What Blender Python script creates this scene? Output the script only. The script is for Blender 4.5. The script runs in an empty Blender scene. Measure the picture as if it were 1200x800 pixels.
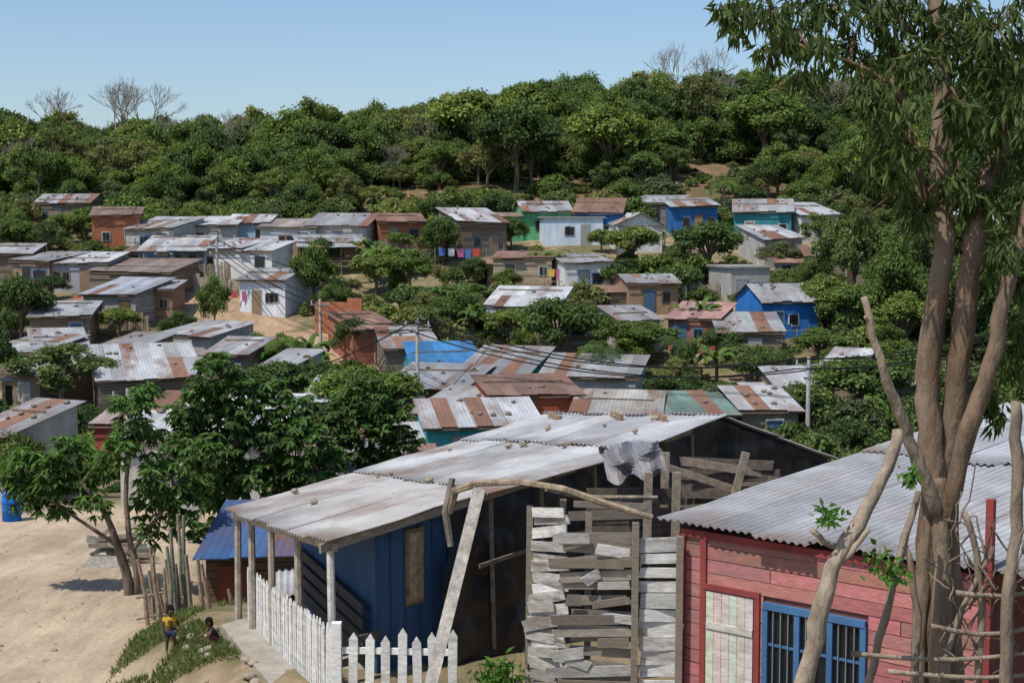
import bpy, math, random
import numpy as np
from mathutils import Vector, noise
random.seed(7); rng=np.random.default_rng(7)
F=1667.0; PITCH=math.atan(140/F); cp=math.cos(PITCH); sp=math.sin(PITCH)
U=random.uniform
# ---------- surveying: bearing + forward distance -> world position ----------
def ray(px,py):
    u=(px-600)/F; v=(400-py)/F; dy=cp+sp*v; dz=-sp+cp*v
    return u/dy, dz/dy
def W(px,py,d):
    a,b=ray(px,py); return Vector((a*d,d,b*d))
def proj(x,y,z):
    s=z/y; v=(s*cp+sp)/(cp-s*sp); return 600+F*(x/y)*(cp+sp*v), 400-F*v
def sst(a,b,x):
    t=min(1,max(0,(x-a)/(b-a))); return t*t*(3-2*t)
def interp(pr,y):
    if y<=pr[0][0]: return pr[0][1]
    for (a,za),(b,zb) in zip(pr,pr[1:]):
        if y<=b: return za+(zb-za)*(y-a)/(b-a)
    return pr[-1][1]
PC=[(-60,3),(-3,-1.7),(0,-1.8),(5,-3.2),(12,-5.4),(17,-6.9),(22,-7.15),(28,-7.8),(35,-9.4),(50,-11.5),(70,-12),(80,-11.5),(95,-9.6),(110,-6.5),(125,-3),(135,-1.2),(150,1.2),(170,4.3),(200,7.6),(225,8.2),(400,5),(4000,-10)]
PL=[(-60,3),(10,-7),(15,-8.2),(26,-8.75),(46,-9.5),(62,-11.3),(70,-12)]
def T(x,y):
    z=interp(PC,y)
    if y<66:
        xf=-2.75-(max(10,min(y,27.5))-20)*0.45
        w=sst(0.1,2.6,xf-x)*(1-sst(50,66,y))
        z=z*(1-w)+interp(PL,y)*w
    if y>120:
        z+=4.8*sst(-0.18,0.12,x/y)*sst(130,205,y)*(1-sst(400,1500,y))
    a=0.05+0.35*sst(36,80,y)
    z+=a*noise.noise(Vector((x*0.09,y*0.09,3.1)))+0.05*noise.noise(Vector((x*0.5,y*0.5,1)))
    return z
def hit(px,py,h=0.0,y0=20):
    a,b=ray(px,py); y=y0
    while y<300:
        if b*y<T(a*y,y)+h: return Vector((a*y,y,T(a*y,y)))
        y+=0.4
    return Vector((a*200,200,T(a*200,200)))
# ---------- mesh builder ----------
class MB:
    def __init__(s): s.v=[];s.f=[];s.c=[];s.m=[]
    def add(s,vs,fs,col,m=0):
        o=len(s.v); s.v.extend([tuple(p) for p in vs])
        if isinstance(col,list): s.c.extend(col)
        else:
            if len(col)==3: col=(*col,0.0)
            s.c.extend([col]*len(vs))
        s.f.extend([tuple(i+o for i in f) for f in fs]); s.m.extend([m]*len(fs))
    def box(s,a,b,col,m=0):
        x0,y0,z0=a;x1,y1,z1=b
        s.add([(x0,y0,z0),(x1,y0,z0),(x1,y1,z0),(x0,y1,z0),(x0,y0,z1),(x1,y0,z1),(x1,y1,z1),(x0,y1,z1)],
              [(0,3,2,1),(4,5,6,7),(0,1,5,4),(1,2,6,5),(2,3,7,6),(3,0,4,7)],col,m)
    def beam(s,p0,p1,w,t,col,up=(0,0,1),m=0,cut=0):
        p0=Vector(p0);p1=Vector(p1);a=(p1-p0).normalized();up=Vector(up)
        up=(up-a*up.dot(a))
        if up.length<1e-3: up=Vector((1,0,0))-a*a.x
        up.normalize(); n=a.cross(up)*t/2; u=up*w/2
        c=a*cut
        s.add([p0-u-n,p0+u-n+c,p0+u+n+c,p0-u+n,p1-u-n,p1+u-n-c,p1+u+n-c,p1-u+n],
              [(0,1,2,3),(7,6,5,4),(0,4,5,1),(1,5,6,2),(2,6,7,3),(3,7,4,0)],col,m)
    def tube(s,pts,rad,col,n=7,m=0,wob=0.0):
        pts=[Vector(p) for p in pts]; vs=[];fs=[]; k=len(pts); ref=Vector((0.3,0.9,0.2))
        for i,p in enumerate(pts):
            a=(pts[min(i+1,k-1)]-pts[max(i-1,0)]).normalized()
            s1=a.cross(ref)
            if s1.length<0.1: s1=a.cross(Vector((1,0,0)))
            s1.normalize(); s2=a.cross(s1)
            for j in range(n):
                th=2*math.pi*j/n; r=rad[i]*(1+wob*U(-1,1))
                vs.append(p+(s1*math.cos(th)+s2*math.sin(th))*r)
        for i in range(k-1):
            for j in range(n):
                fs.append((i*n+j,i*n+(j+1)%n,(i+1)*n+(j+1)%n,(i+1)*n+j))
        fs.append(tuple(range(n-1,-1,-1))); fs.append(tuple((k-1)*n+j for j in range(n)))
        s.add(vs,fs,col,m)
    def rock(s,c,r,col,m=0,flat=0.6):
        c=Vector(c);n=7;vs=[];fs=[]
        for i,(h,q) in enumerate([(-1,.35),(-.5,.85),(0,1),(.55,.8),(.95,.3)]):
            for j in range(n):
                th=2*math.pi*j/n
                vs.append(c+Vector((math.cos(th)*q*r*U(.8,1.15),math.sin(th)*q*r*U(.8,1.15),h*r*flat)))
        for i in range(4):
            for j in range(n): fs.append((i*n+j,i*n+(j+1)%n,(i+1)*n+(j+1)%n,(i+1)*n+j))
        fs.append(tuple(range(n-1,-1,-1)));fs.append(tuple(4*n+j for j in range(n)))
        s.add(vs,fs,col,m)
    def leaves(s,P,D,N,L,Wd,C,m=0):
        n=len(P)
        D=D/np.linalg.norm(D,axis=1,keepdims=True)
        S=np.cross(D,N); S/= (np.linalg.norm(S,axis=1,keepdims=True)+1e-9)
        N2=np.cross(S,D)
        L=np.asarray(L).reshape(-1,1)*np.ones((n,1)); Wd=np.asarray(Wd).reshape(-1,1)*np.ones((n,1))
        V=np.stack([P,P+D*L*.45+S*Wd/2+N2*Wd*.12,P+D*L-N2*L*.12,P+D*L*.45-S*Wd/2+N2*Wd*.12],1).reshape(-1,3)
        o=len(s.v); s.v.extend(map(tuple,V.tolist()))
        idx=(np.arange(n*4).reshape(n,4)+o).tolist(); s.f.extend(map(tuple,idx)); s.m.extend([m]*n)
        CC=np.repeat(np.concatenate([C,np.zeros((n,1))],1),4,0); s.c.extend(map(tuple,CC.tolist()))
    def mesh(s,name,mats,smooth=False):
        me=bpy.data.meshes.new(name); me.from_pydata(s.v,[],s.f)
        at=me.color_attributes.new("Col",'FLOAT_COLOR','POINT')
        at.data.foreach_set("color",np.array(s.c,dtype=np.float32).ravel())
        for m in mats: me.materials.append(m)
        me.polygons.foreach_set("material_index",s.m)
        if smooth: me.polygons.foreach_set("use_smooth",[True]*len(s.f))
        me.update(); return me
    def obj(s,name,mats,parent=None,smooth=False):
        if not isinstance(mats,(list,tuple)): mats=[mats]
        o=bpy.data.objects.new(name,s.mesh(name,mats,smooth)); bpy.context.scene.collection.objects.link(o)
        if parent: o.parent=parent
        return o
def empty(name,loc=(0,0,0),rot=0,parent=None):
    o=bpy.data.objects.new(name,None); o.empty_display_size=.3; o.location=loc; o.rotation_euler=(0,0,rot)
    bpy.context.scene.collection.objects.link(o)
    if parent: o.parent=parent
    return o
# ---------- materials ----------
def newmat(name):
    m=bpy.data.materials.new(name); m.use_nodes=True; nt=m.node_tree; nt.nodes.clear()
    out=nt.nodes.new('ShaderNodeOutputMaterial'); return m,nt,out
def nd(nt,t,**k):
    n=nt.nodes.new(t)
    for a,b in k.items(): setattr(n,a,b)
    return n
def lk(nt,a,b): nt.links.new(a,b)
def mathn(nt,op,a,b=None,clamp=False):
    n=nt.nodes.new('ShaderNodeMath'); n.operation=op; n.use_clamp=clamp
    for i,q in enumerate((a,b)):
        if q is None: continue
        if isinstance(q,(int,float)): n.inputs[i].default_value=q
        else: lk(nt,q,n.inputs[i])
    return n.outputs[0]
def mixc(nt,fac,a,b,mode='MIX'):
    n=nt.nodes.new('ShaderNodeMix'); n.data_type='RGBA'; n.blend_type=mode
    for i,q in ((0,fac),(6,a),(7,b)):
        if isinstance(q,(int,float)): n.inputs[i].default_value=q
        elif isinstance(q,tuple): n.inputs[i].default_value=q
        else: lk(nt,q,n.inputs[i])
    return n.outputs[2]
def ramp(nt,fac,stops):
    n=nt.nodes.new('ShaderNodeValToRGB'); lk(nt,fac,n.inputs[0]); e=n.color_ramp.elements
    while len(e)<len(stops): e.new(0.5)
    for i,(p,c) in enumerate(stops):
        e[i].position=p; e[i].color=c if isinstance(c,tuple) else (c,c,c,1)
    return n.outputs[0]
def nz(nt,vec,scale,detail=5,rough=.6,sx=(1,1,1)):
    mp=nt.nodes.new('ShaderNodeMapping'); mp.inputs['Scale'].default_value=sx; lk(nt,vec,mp.inputs[0])
    n=nt.nodes.new('ShaderNodeTexNoise'); n.inputs['Scale'].default_value=scale; n.inputs['Detail'].default_value=detail; n.inputs['Roughness'].default_value=rough
    lk(nt,mp.outputs[0],n.inputs['Vector']); return n.outputs[0]
def attr_mat(name,rough=.8,spec=.3,var=(.65,1.25),sc=2.0,sx=(1,1,1),mode=None,bump=.2,bsc=20,rustcol=(.16,.06,.025,1),bsx=(1,1,1),metal=0):
    m,nt,out=newmat(name); b=nd(nt,'ShaderNodeBsdfPrincipled'); lk(nt,b.outputs[0],out.inputs[0])
    b.inputs['Roughness'].default_value=rough; b.inputs['Specular IOR Level'].default_value=spec; b.inputs['Metallic'].default_value=metal
    at=nd(nt,'ShaderNodeAttribute',attribute_name="Col"); tc=nd(nt,'ShaderNodeTexCoord'); ob=tc.outputs['Object']
    n1=nz(nt,ob,sc,6,.65,sx); v=ramp(nt,n1,[(.3,var[0]),(.7,var[1])])
    c=mixc(nt,1.0,at.outputs['Color'],v,'MULTIPLY')
    n2=nz(nt,ob,sc*.45,8,.7,sx); rf=ramp(nt,n2,[(.42,0.0),(.62,1.0)])
    rfac=mathn(nt,'MULTIPLY',rf,at.outputs['Alpha'],True)
    c=mixc(nt,rfac,c,rustcol)
    hsrc=nz(nt,ob,bsc,4,.6,bsx)
    if mode=='corr':
        wv=nd(nt,'ShaderNodeTexWave',bands_direction='X'); wv.inputs['Scale'].default_value=1.57; wv.inputs['Distortion'].default_value=0; lk(nt,ob,wv.inputs[0])
        hsrc=mathn(nt,'ADD',mathn(nt,'MULTIPLY',wv.outputs[1],1.0),mathn(nt,'MULTIPLY',hsrc,.3))
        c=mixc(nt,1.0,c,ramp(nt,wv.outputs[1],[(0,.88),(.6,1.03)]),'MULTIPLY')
    if mode=='board':
        sx_=nd(nt,'ShaderNodeSeparateXYZ'); lk(nt,ob,sx_.inputs[0])
        q=mathn(nt,'MULTIPLY',sx_.outputs[2],5.0); fr=mathn(nt,'FRACT',q); fl=mathn(nt,'FLOOR',q)
        wn=nd(nt,'ShaderNodeTexWhiteNoise',noise_dimensions='1D'); lk(nt,fl,wn.inputs['W'])
        c=mixc(nt,1.0,c,ramp(nt,wn.outputs[0],[(0,.7),(1,1.2)]),'MULTIPLY')
        gap=mathn(nt,'LESS_THAN',fr,.1); c=mixc(nt,gap,c,(.015,.012,.01,1))
    if mode=='brick':
        sx_=nd(nt,'ShaderNodeSeparateXYZ'); lk(nt,ob,sx_.inputs[0])
        cb=nd(nt,'ShaderNodeCombineXYZ'); lk(nt,mathn(nt,'ADD',sx_.outputs[0],sx_.outputs[1]),cb.inputs[0]); lk(nt,sx_.outputs[2],cb.inputs[1])
        bt=nd(nt,'ShaderNodeTexBrick'); lk(nt,cb.outputs[0],bt.inputs[0]); bt.inputs['Scale'].default_value=2.2; bt.inputs['Color1'].default_value=(1,1,1,1); bt.inputs['Color2'].default_value=(.7,.7,.7,1); bt.inputs['Mortar'].default_value=(.8,.9,1,1)
        c=mixc(nt,1.0,c,bt.outputs[0],'MULTIPLY')
    lk(nt,c,b.inputs['Base Color'])
    if bump:
        bp=nd(nt,'ShaderNodeBump'); bp.inputs['Strength'].default_value=bump; bp.inputs['Distance'].default_value=.03; lk(nt,hsrc,bp.inputs['Height']); lk(nt,bp.outputs[0],b.inputs['Normal'])
    return m
M_corr=attr_mat("corrugated_zinc",.65,.3,(.62,1.12),1.2,(1,.35,1),mode='corr',bump=.18,rustcol=(.17,.08,.045,1))
M_corrN=attr_mat("corrugated_zinc_near",.5,.4,(.66,1.15),1.1,(1,1,1),bump=.15,bsc=6,rustcol=(.2,.12,.075,1))
M_wall=attr_mat("painted_wall",.85,.2,(.7,1.15),1.5,(1,1,.5),bump=.15)
M_board=attr_mat("board_wall",.85,.2,(.65,1.2),2.5,(.3,.3,3),mode='board',bump=.2)
M_brick=attr_mat("brick_wall",.9,.15,(.8,1.15),1.5,mode='brick',bump=.2)
M_wood=attr_mat("weathered_wood",.85,.2,(.55,1.3),9,(1,1,1),bump=.4,bsc=40,rustcol=(.12,.095,.075,1))
M_peel=attr_mat("peeling_paint_wood",.8,.2,(.7,1.15),6,(1,1,4),bump=.3,bsc=40,rustcol=(.2,.165,.13,1))
M_bark=attr_mat("bark",.95,.08,(.4,1.35),7,(1,1,.3),bump=1.0,bsc=18,bsx=(1,1,.3),rustcol=(.26,.205,.15,1))
M_conc=attr_mat("concrete",.9,.2,(.7,1.15),3,bump=.3)
M_cloth=attr_mat("cloth",.9,.1,(.85,1.1),8,bump=.1)
M_skin=attr_mat("skin",.6,.3,(.93,1.05),8,bump=.05)
M_glass=attr_mat("dark_window",.3,.5,(.9,1.1),3,bump=0)
def leafmat(name,trans=.3,hue=True):
    m,nt,out=newmat(name)
    at=nd(nt,'ShaderNodeAttribute',attribute_name="Col"); c=at.outputs['Color']
    if hue:
        oi=nd(nt,'ShaderNodeObjectInfo'); r=oi.outputs['Random']
        tint=ramp(nt,r,[(0,(.68,.75,.78,1)),(.3,(.92,.96,.88,1)),(.6,(1.05,1.05,.85,1)),(.85,(1.3,1.22,.95,1)),(1,(1.6,1.35,1.2,1))])
        c=mixc(nt,1.0,c,tint,'MULTIPLY')
    d=nd(nt,'ShaderNodeBsdfPrincipled'); d.inputs['Roughness'].default_value=.6; d.inputs['Specular IOR Level'].default_value=.2; lk(nt,c,d.inputs['Base Color'])
    t=nd(nt,'ShaderNodeBsdfTranslucent'); lk(nt,mixc(nt,1.0,c,(1.35,1.5,.6,1),'MULTIPLY'),t.inputs[0])
    mx=nd(nt,'ShaderNodeMixShader'); mx.inputs[0].default_value=trans; lk(nt,d.outputs[0],mx.inputs[1]); lk(nt,t.outputs[0],mx.inputs[2]); lk(nt,mx.outputs[0],out.inputs[0])
    return m
M_leaf=leafmat("foliage",.35); M_leafN=leafmat("foliage_near",.38,False)
# black plastic
M_tarp,nt,out=newmat("black_plastic"); b=nd(nt,'ShaderNodeBsdfPrincipled'); lk(nt,b.outputs[0],out.inputs[0])
tc=nd(nt,'ShaderNodeTexCoord'); h=nz(nt,tc.outputs['Object'],3,3,.5); bp=nd(nt,'ShaderNodeBump'); bp.inputs['Strength'].default_value=.25; bp.inputs['Distance'].default_value=.05; lk(nt,h,bp.inputs['Height']); lk(nt,bp.outputs[0],b.inputs['Normal'])
b.inputs['Base Color'].default_value=(.012,.012,.013,1); b.inputs['Roughness'].default_value=.48; b.inputs['Specular IOR Level'].default_value=.4
# ground
M_ground,nt,out=newmat("ground_dirt"); b=nd(nt,'ShaderNodeBsdfPrincipled'); lk(nt,b.outputs[0],out.inputs[0]); b.inputs['Roughness'].default_value=.95; b.inputs['Specular IOR Level'].default_value=.1
at=nd(nt,'ShaderNodeAttribute',attribute_name="Col"); tc=nd(nt,'ShaderNodeTexCoord'); ob=tc.outputs['Object']
c=mixc(nt,1.0,at.outputs['Color'],ramp(nt,nz(nt,ob,.35,8,.6),[(.3,.70),(.7,1.15)]),'MULTIPLY')
c=mixc(nt,1.0,c,ramp(nt,nz(nt,ob,2.0,8,.7,(1,.16,1)),[(.32,.74),(.62,1.08)]),'MULTIPLY')
c=mixc(nt,1.0,c,ramp(nt,nz(nt,ob,14.0,4,.7),[(.35,.85),(.62,1.06)]),'MULTIPLY')
g=mathn(nt,'MULTIPLY',ramp(nt,nz(nt,ob,.22,9,.7),[(.42,0.0),(.56,1.0)]),at.outputs['Alpha'],True)
c=mixc(nt,g,c,mixc(nt,nz(nt,ob,3,5),(.045,.065,.02,1),(.14,.14,.055,1)))
lk(nt,c,b.inputs['Base Color'])
bp=nd(nt,'ShaderNodeBump'); bp.inputs['Strength'].default_value=.6; bp.inputs['Distance'].default_value=.14; lk(nt,nz(nt,ob,2.5,9,.7),bp.inputs['Height']); lk(nt,bp.outputs[0],b.inputs['Normal'])
# ---------- ground ----------
xs=list(np.arange(-40,40,.7)); xs=sorted(set([-v for v in np.arange(40,130,2.5)]+xs+list(np.arange(40,130,2.5))+[v for k in (160,220,320,500,900,1800,3500) for v in (k,-k)]))
ys=list(np.arange(-60,0,6))+list(np.arange(0,160,.7))+list(np.arange(160,260,3))+[270,300,350,420,520,700,1000,1500,2500,4000]
g=MB(); nx=len(xs)
HR=[]   # sight lines kept mostly free of scattered plants: L,R,top,bottom,distance,probability
CLEAR=[(495,234,70,11),(838,208,48,16),(650,226,40,5)]
clr=[]
for (px,py,rx,ry) in CLEAR:
    p=hit(px,py); p1=hit(px,py-ry); p2=hit(px,py+ry); clr.append((p.x,p.y,rx/F*p.y,max(4,(p1.y-p2.y)/2)))
    HR.append((px-rx,px+rx,py-ry,py+ry,p1.y,.8))
def inclear(x,y):
    for cx,cy,rx,ry in clr:
        if ((x-cx)/rx)**2+((y-cy)/ry)**2<1: return True
    return False
path=[hit(300,384),hit(250,362),hit(275,375),hit(380,400),hit(385,410),hit(290,395),hit(265,350),hit(240,405)]
for y in ys:
    for x in xs:
        g.v.append((x,y,T(x,y)))
        xf=-2.75-(max(10,min(y,27.5))-20)*0.45
        road=sst(.6,2.2,xf-x)*(1-sst(46,52,y)) if y>0 else 0
        col=np.array((.36,.265,.17)); al=.75
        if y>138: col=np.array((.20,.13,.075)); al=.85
        if inclear(x,y): col=np.array((.28,.165,.105)); al=.5
        for p in path:
            if (p.x-x)**2+(p.y-y)**2<10: col=np.array((.42,.29,.185)); al=0
        col=col*(1-road)+np.array((.49,.385,.27))*road; al=al*(1-road)
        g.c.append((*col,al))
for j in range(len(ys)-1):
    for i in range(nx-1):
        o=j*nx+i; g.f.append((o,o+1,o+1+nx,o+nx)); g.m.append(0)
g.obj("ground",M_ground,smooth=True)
# ---------- houses ----------
foot=[]
def q4(mb,A,B,C,D,col,rust,sheet=.85,m=0,rows=1):
    A,B,C,D=map(Vector,(A,B,C,D)); n=max(1,round((B-A).length/sheet))
    nn=(B-A).cross(D-A).normalized()
    for r in range(rows):
        t0=r/rows; t1=(r+1)/rows+(.04 if r<rows-1 else 0)
        for i in range(n):
            k=U(.68,1.1); jit=nn*U(0,.02)+nn*(.015*(rows-r)); lo=U(-.16,.16)
            a=A.lerp(B,i/n);b=A.lerp(B,(i+1)/n+.01);c=D.lerp(C,(i+1)/n+.01);d=D.lerp(C,i/n)
            ex=(a-d).normalized()*lo if r==0 else Vector()
            p=[a.lerp(d,t0)+ex,b.lerp(c,t0)+ex,b.lerp(c,t1),a.lerp(d,t1)]
            p=[v+jit for v in p]; q=[v-nn*.03 for v in p]
            rr=rust*U(.2,1.6) if random.random()<.8 else min(1,rust*4+.2)
            cc=col
            if rust>.1 and random.random()<.07: cc=(.27,.15,.10)
            tone=(cc[0]*k*U(.98,1.02),cc[1]*k,cc[2]*k*U(.97,1.03),rr)
            mb.add(p+q,[(0,1,2,3),(7,6,5,4),(0,4,5,1),(1,5,6,2),(2,6,7,3),(3,7,4,0)],tone,m)
GREY=(.37,.38,.39);WHT=(.53,.54,.55);RUST=(.31,.19,.14);BRN=(.26,.2,.16)
def house(L,R,e,wc,h=2.4,dp=None,roof='S',rise=.75,rc=GREY,rust=.3,wm='wall',yaw=None,name=None,porch=False,y0=40,nwin=None,wincol=None):
    pc=(L+R)/2; p=hit(pc,e,h,y0); w=(R-L)/F*p.y
    HR.append((L+5,R-5,e-12,e+(.8 if e<400 else .3)*h/p.y*F,p.y-1,.7))
    if yaw is None: yaw=U(-26,26)
    yaw=math.radians(yaw); w=w*(.97-.25*abs(math.sin(yaw)))
    tone=U(.78,1.05)
    if rust>0: rc=tuple(c_*tone for c_ in rc); rust=min(1,rust*U(.5,2.0))
    dp=dp or U(3.6,5.8); mat={'wall':M_wall,'board':M_board,'brick':M_brick}[wm]
    name=name or {'wall':'painted_house','board':'board_house','brick':'brick_house'}[wm]
    zb=min(T(p.x,p.y),p.z)
    E=empty(name,(p.x,p.y,zb),yaw); foot.append((p.x-math.sin(yaw)*dp/2,p.y+dp/2,max(w,dp)*.55))
    o=.3; w2=w/2-o*.7; mb=MB(); B=-2.2
    if roof=='S':
        sl=rise/(dp+2*o)
        zf=h+sl*o-.06; zk=h+sl*(o+dp)-.06
        P=[(-w2,0,B),(w2,0,B),(w2,dp,B),(-w2,dp,B),(-w2,0,zf),(w2,0,zf),(w2,dp,zk),(-w2,dp,zk)]
        mb.add(P,[(0,3,2,1),(4,5,6,7),(0,1,5,4),(1,2,6,5),(2,3,7,6),(3,0,4,7)],wc)
        tw=U(-.12,.12); rq=[((-w/2,-o,h+tw),(w/2,-o,h-tw*.5+.03),(w/2,dp+o,h+rise+.03),(-w/2,dp+o,h+rise+.05))]
    elif roof=='G':
        sl=rise/(dp/2+o); zf=h+sl*o-.06; zr=h+rise-.06
        P=[(-w2,0,B),(w2,0,B),(w2,dp,B),(-w2,dp,B),(-w2,0,zf),(w2,0,zf),(w2,dp,zf),(-w2,dp,zf),(-w2,dp/2,zr),(w2,dp/2,zr)]
        mb.add(P,[(0,3,2,1),(0,1,5,4),(1,2,6,9,5),(2,3,7,6),(3,0,4,8,7),(4,5,9,8),(8,9,6,7)],wc)
        rq=[((-w/2,-o,h),(w/2,-o,h),(w/2,dp/2,h+rise),(-w/2,dp/2,h+rise)),((w/2,dp+o,h),(-w/2,dp+o,h),(-w/2,dp/2,h+rise),(w/2,dp/2,h+rise))]
    elif roof=='X':
        sl=rise/(w/2); zs=h+sl*o*.7-.06; zr=h+rise-.06
        P=[(-w2,0,B),(w2,0,B),(w2,dp,B),(-w2,dp,B),(-w2,0,zs),(w2,0,zs),(w2,dp,zs),(-w2,dp,zs),(0,0,zr),(0,dp,zr)]
        mb.add(P,[(0,3,2,1),(0,1,5,8,4),(1,2,6,5),(2,3,7,9,6),(3,0,4,7),(5,6,9,8),(4,8,9,7)],wc)
        rq=[((-w/2,dp+o,h),(-w/2,-o,h),(0,-o,h+rise),(0,dp+o,h+rise)),((w/2,-o,h),(w/2,dp+o,h),(0,dp+o,h+rise),(0,-o,h+rise))]
    else:
        mb.box((-w2,0,B),(w2,dp,h-.03),wc); mb.box((-w/2,-.15,h-.027),(w/2,dp+.15,h+.12),(.3,.29,.27)); rq=[]
    mb.obj("walls",mat,E)
    if rq:
        rb=MB()
        for q in rq: q4(rb,*q,rc,rust,rows=2 if dp>4 else 1)
        for k in range(random.randint(1,6)):
            f1,f2=U(.1,.9),U(.1,.9); A,B_,C,D=map(Vector,rq[0]); c=A.lerp(B_,f1).lerp(D.lerp(C,f1),f2); rb.rock(c+Vector((0,0,.09)),U(.08,.18),(.22,.18,.15))
        if random.random()<.5:
            A,B_,C,D=map(Vector,rq[0]); f2=U(.3,.8); rb.beam(A.lerp(D,f2)+Vector((.3,0,.08)),B_.lerp(C,f2)+Vector((-.5,0,.08)),.08,.05,(.2,.15,.1))
        rb.obj("roof",M_corr,E)
        tr=MB(); tr.beam((-w/2,-o+.06,h-.09),(w/2,-o+.06,h-.09),.09,.04,(.18,.13,.09)); tr.obj("eave_beam",M_wood,E)
    # lean-to extension at one side, built from leftovers
    if random.random()<.45 and roof!='F':
        sd_=random.choice((-1,1)); aw=U(1.3,2.4); hh=h-U(.35,.7); yf=U(-.8,1.2); dd=U(2,3.4)
        x0=sd_*(w2+.004); x1=sd_*(w2+aw); xa,xb=min(x0,x1),max(x0,x1)
        ac=random.choice([(.23,.18,.13),(.3,.27,.23),(.12,.11,.1),(.36,.26,.17),wc]); ab=MB(); ab.box((xa,yf,B),(xb,yf+dd,hh-.12),ac); ab.obj("lean_to_walls",M_board if random.random()<.6 else M_wall,E)
        ar=MB(); z1,z2=(hh,hh-.03) ; q4(ar,(xa-(.25 if sd_<0 else -.02),yf-.3,hh-.08),(xb+(.25 if sd_>0 else -.02),yf-.3,hh-.08),(xb+(.25 if sd_>0 else -.02),yf+dd+.2,hh+.3),(xa-(.25 if sd_<0 else -.02),yf+dd+.2,hh+.3),random.choice([GREY,WHT,RUST,BRN]),.5); ar.obj("lean_to_roof",M_corr,E)
        dk=MB(); dk.box((xa+.3,yf-.03,-.3),(xa+1.0,yf-.004,1.6),(.02,.018,.015)); dk.obj("lean_to_doorway",M_wall,E)
    fr=MB(); gl=MB()
    wcf=wincol or random.choice([(.5,.5,.48),(.15,.12,.09),(.08,.2,.35),(.3,.22,.15)])
    xd=U(-.5,.5)*(w-1.6) if w>2.4 else 0
    dc=random.choice([(.12,.08,.05),(.3,.3,.28),(.06,.12,.2),(.25,.18,.12),(.03,.025,.02)])
    fr.box((xd-.47,-.05,-.5),(xd+.47,-.003,1.98),wcf); gl.box((xd-.4,-.075,-.5),(xd+.4,-.052,1.9),dc)
    for k in range(nwin if nwin is not None else random.choice([0,1,1,2])):
        for tr_ in range(8):
            xw=U(-.5,.5)*(w-1.7)
            if abs(xw-xd)>1.05: break
        else: continue
        ww=U(.3,.45); wz=U(.8,1.0)
        fr.box((xw-ww,-.05,wz),(xw+ww,-.003,1.75),wcf); gl.box((xw-ww+.08,-.075,wz+.08),(xw-.02,-.052,1.67),(.015,.017,.02)); gl.box((xw+.02,-.075,wz+.08),(xw+ww-.08,-.052,1.67),(.015,.017,.02))
    fr.obj("frames",M_wall,E); gl.obj("door_and_window_panes",M_glass,E)
    if porch:
        pr=MB(); pp=1.5
        for i in range(4):
            x=-w/2+.2+(w-.4)*i/3; pr.tube([(x,-pp,-2),(x,-pp,h-.32)],[.06,.05],(.25,.2,.15))
        for z in (.45,.9): pr.beam((-w/2+.2,-pp-.03,z),(w/2-.2,-pp-.03,z),.08,.03,(.3,.26,.2))
        pr.obj("porch_posts",M_wood,E); r2=MB(); q4(r2,(-w/2,-pp-.25,h-.35),(w/2,-pp-.25,h-.35),(w/2,-.31,h-.04),(-w/2,-.31,h-.04),rc,rust); r2.obj("porch_roof",M_corr,E)
    return E
OR=(.46,.17,.085);WD=(.23,.18,.13);GW=(.42,.41,.38);BL=(.04,.15,.36);LB=(.3,.45,.56);WH=(.66,.66,.63);TQ=(.06,.32,.35)
H=house
H(35,112,238,WD,roof='G',rise=.9,wm='board'); H(103,168,253,OR,roof='S',rc=BRN,wm='brick',h=3.2,rust=.6,yaw=12); H(132,218,268,GW,roof='S',rise=1); H(218,280,264,GW,rc=WHT)
H(163,246,289,LB,rc=WHT,rise=.8,porch=True); H(228,292,292,WH,rc=WHT); H(262,318,262,LB,roof='S',rc=WHT); H(298,376,267,WH,rc=(.42,.38,.35),rust=.6)
H(352,436,265,GW,rise=1.1,porch=False,yaw=-10); H(343,428,285,(.3,.22,.15),wm='board',rise=.6,porch=True); H(438,502,260,OR,wm='brick',roof='G',rc=RUST,rust=.5,yaw=14)
H(528,604,262,WD,h=3,wm='board',rise=1.3,rc=WHT,yaw=24); H(608,674,248,(.12,.4,.2),rise=1.0,roof='G',h=2.6,yaw=8); H(632,712,256,(.62,.7,.78),roof='F',h=2.5,yaw=6,nwin=2)
H(668,732,250,BL,rc=RUST,rust=.9,rise=1.4,h=2.8); H(718,782,264,WH,rc=WHT,rise=1.1,roof='X',yaw=10); H(728,794,238,WD,wm='board',rise=.8,rust=.6); H(782,846,242,BL,rise=.8,rust=.2,h=2.8); H(856,932,249,(.05,.25,.27),rise=1.2,roof='G',nwin=2,wincol=(.6,.6,.6),h=2.8,yaw=-8)
H(930,992,253,WH,rc=WHT,rise=1.2); H(888,948,280,GW,rc=WHT,rise=1.1); H(1085,1150,252,WH,rc=WHT); H(1160,1230,262,GW)
H(-40,40,298,WD,wm='board',rc=GREY); H(0,72,306,(.3,.2,.14),wm='board',rise=.6); H(50,132,309,(.36,.36,.38),rc=WHT); H(93,210,320,WD,wm='board',rc=(.3,.25,.22),rust=.6,rise=.9); H(86,170,345,(.36,.33,.3),wm='board',rc=(.45,.5,.56),rise=1.0,yaw=-16)
H(150,206,340,(.33,.2,.13),wm='board',rise=.5); H(268,346,329,(.66,.69,.73),roof='G',rise=.8,yaw=-22,nwin=2,h=2.7); H(404,474,385,(.4,.16,.1),rc=RUST,rust=.8,wm='brick'); H(444,520,408,WD,wm='board',rise=.9)
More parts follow.
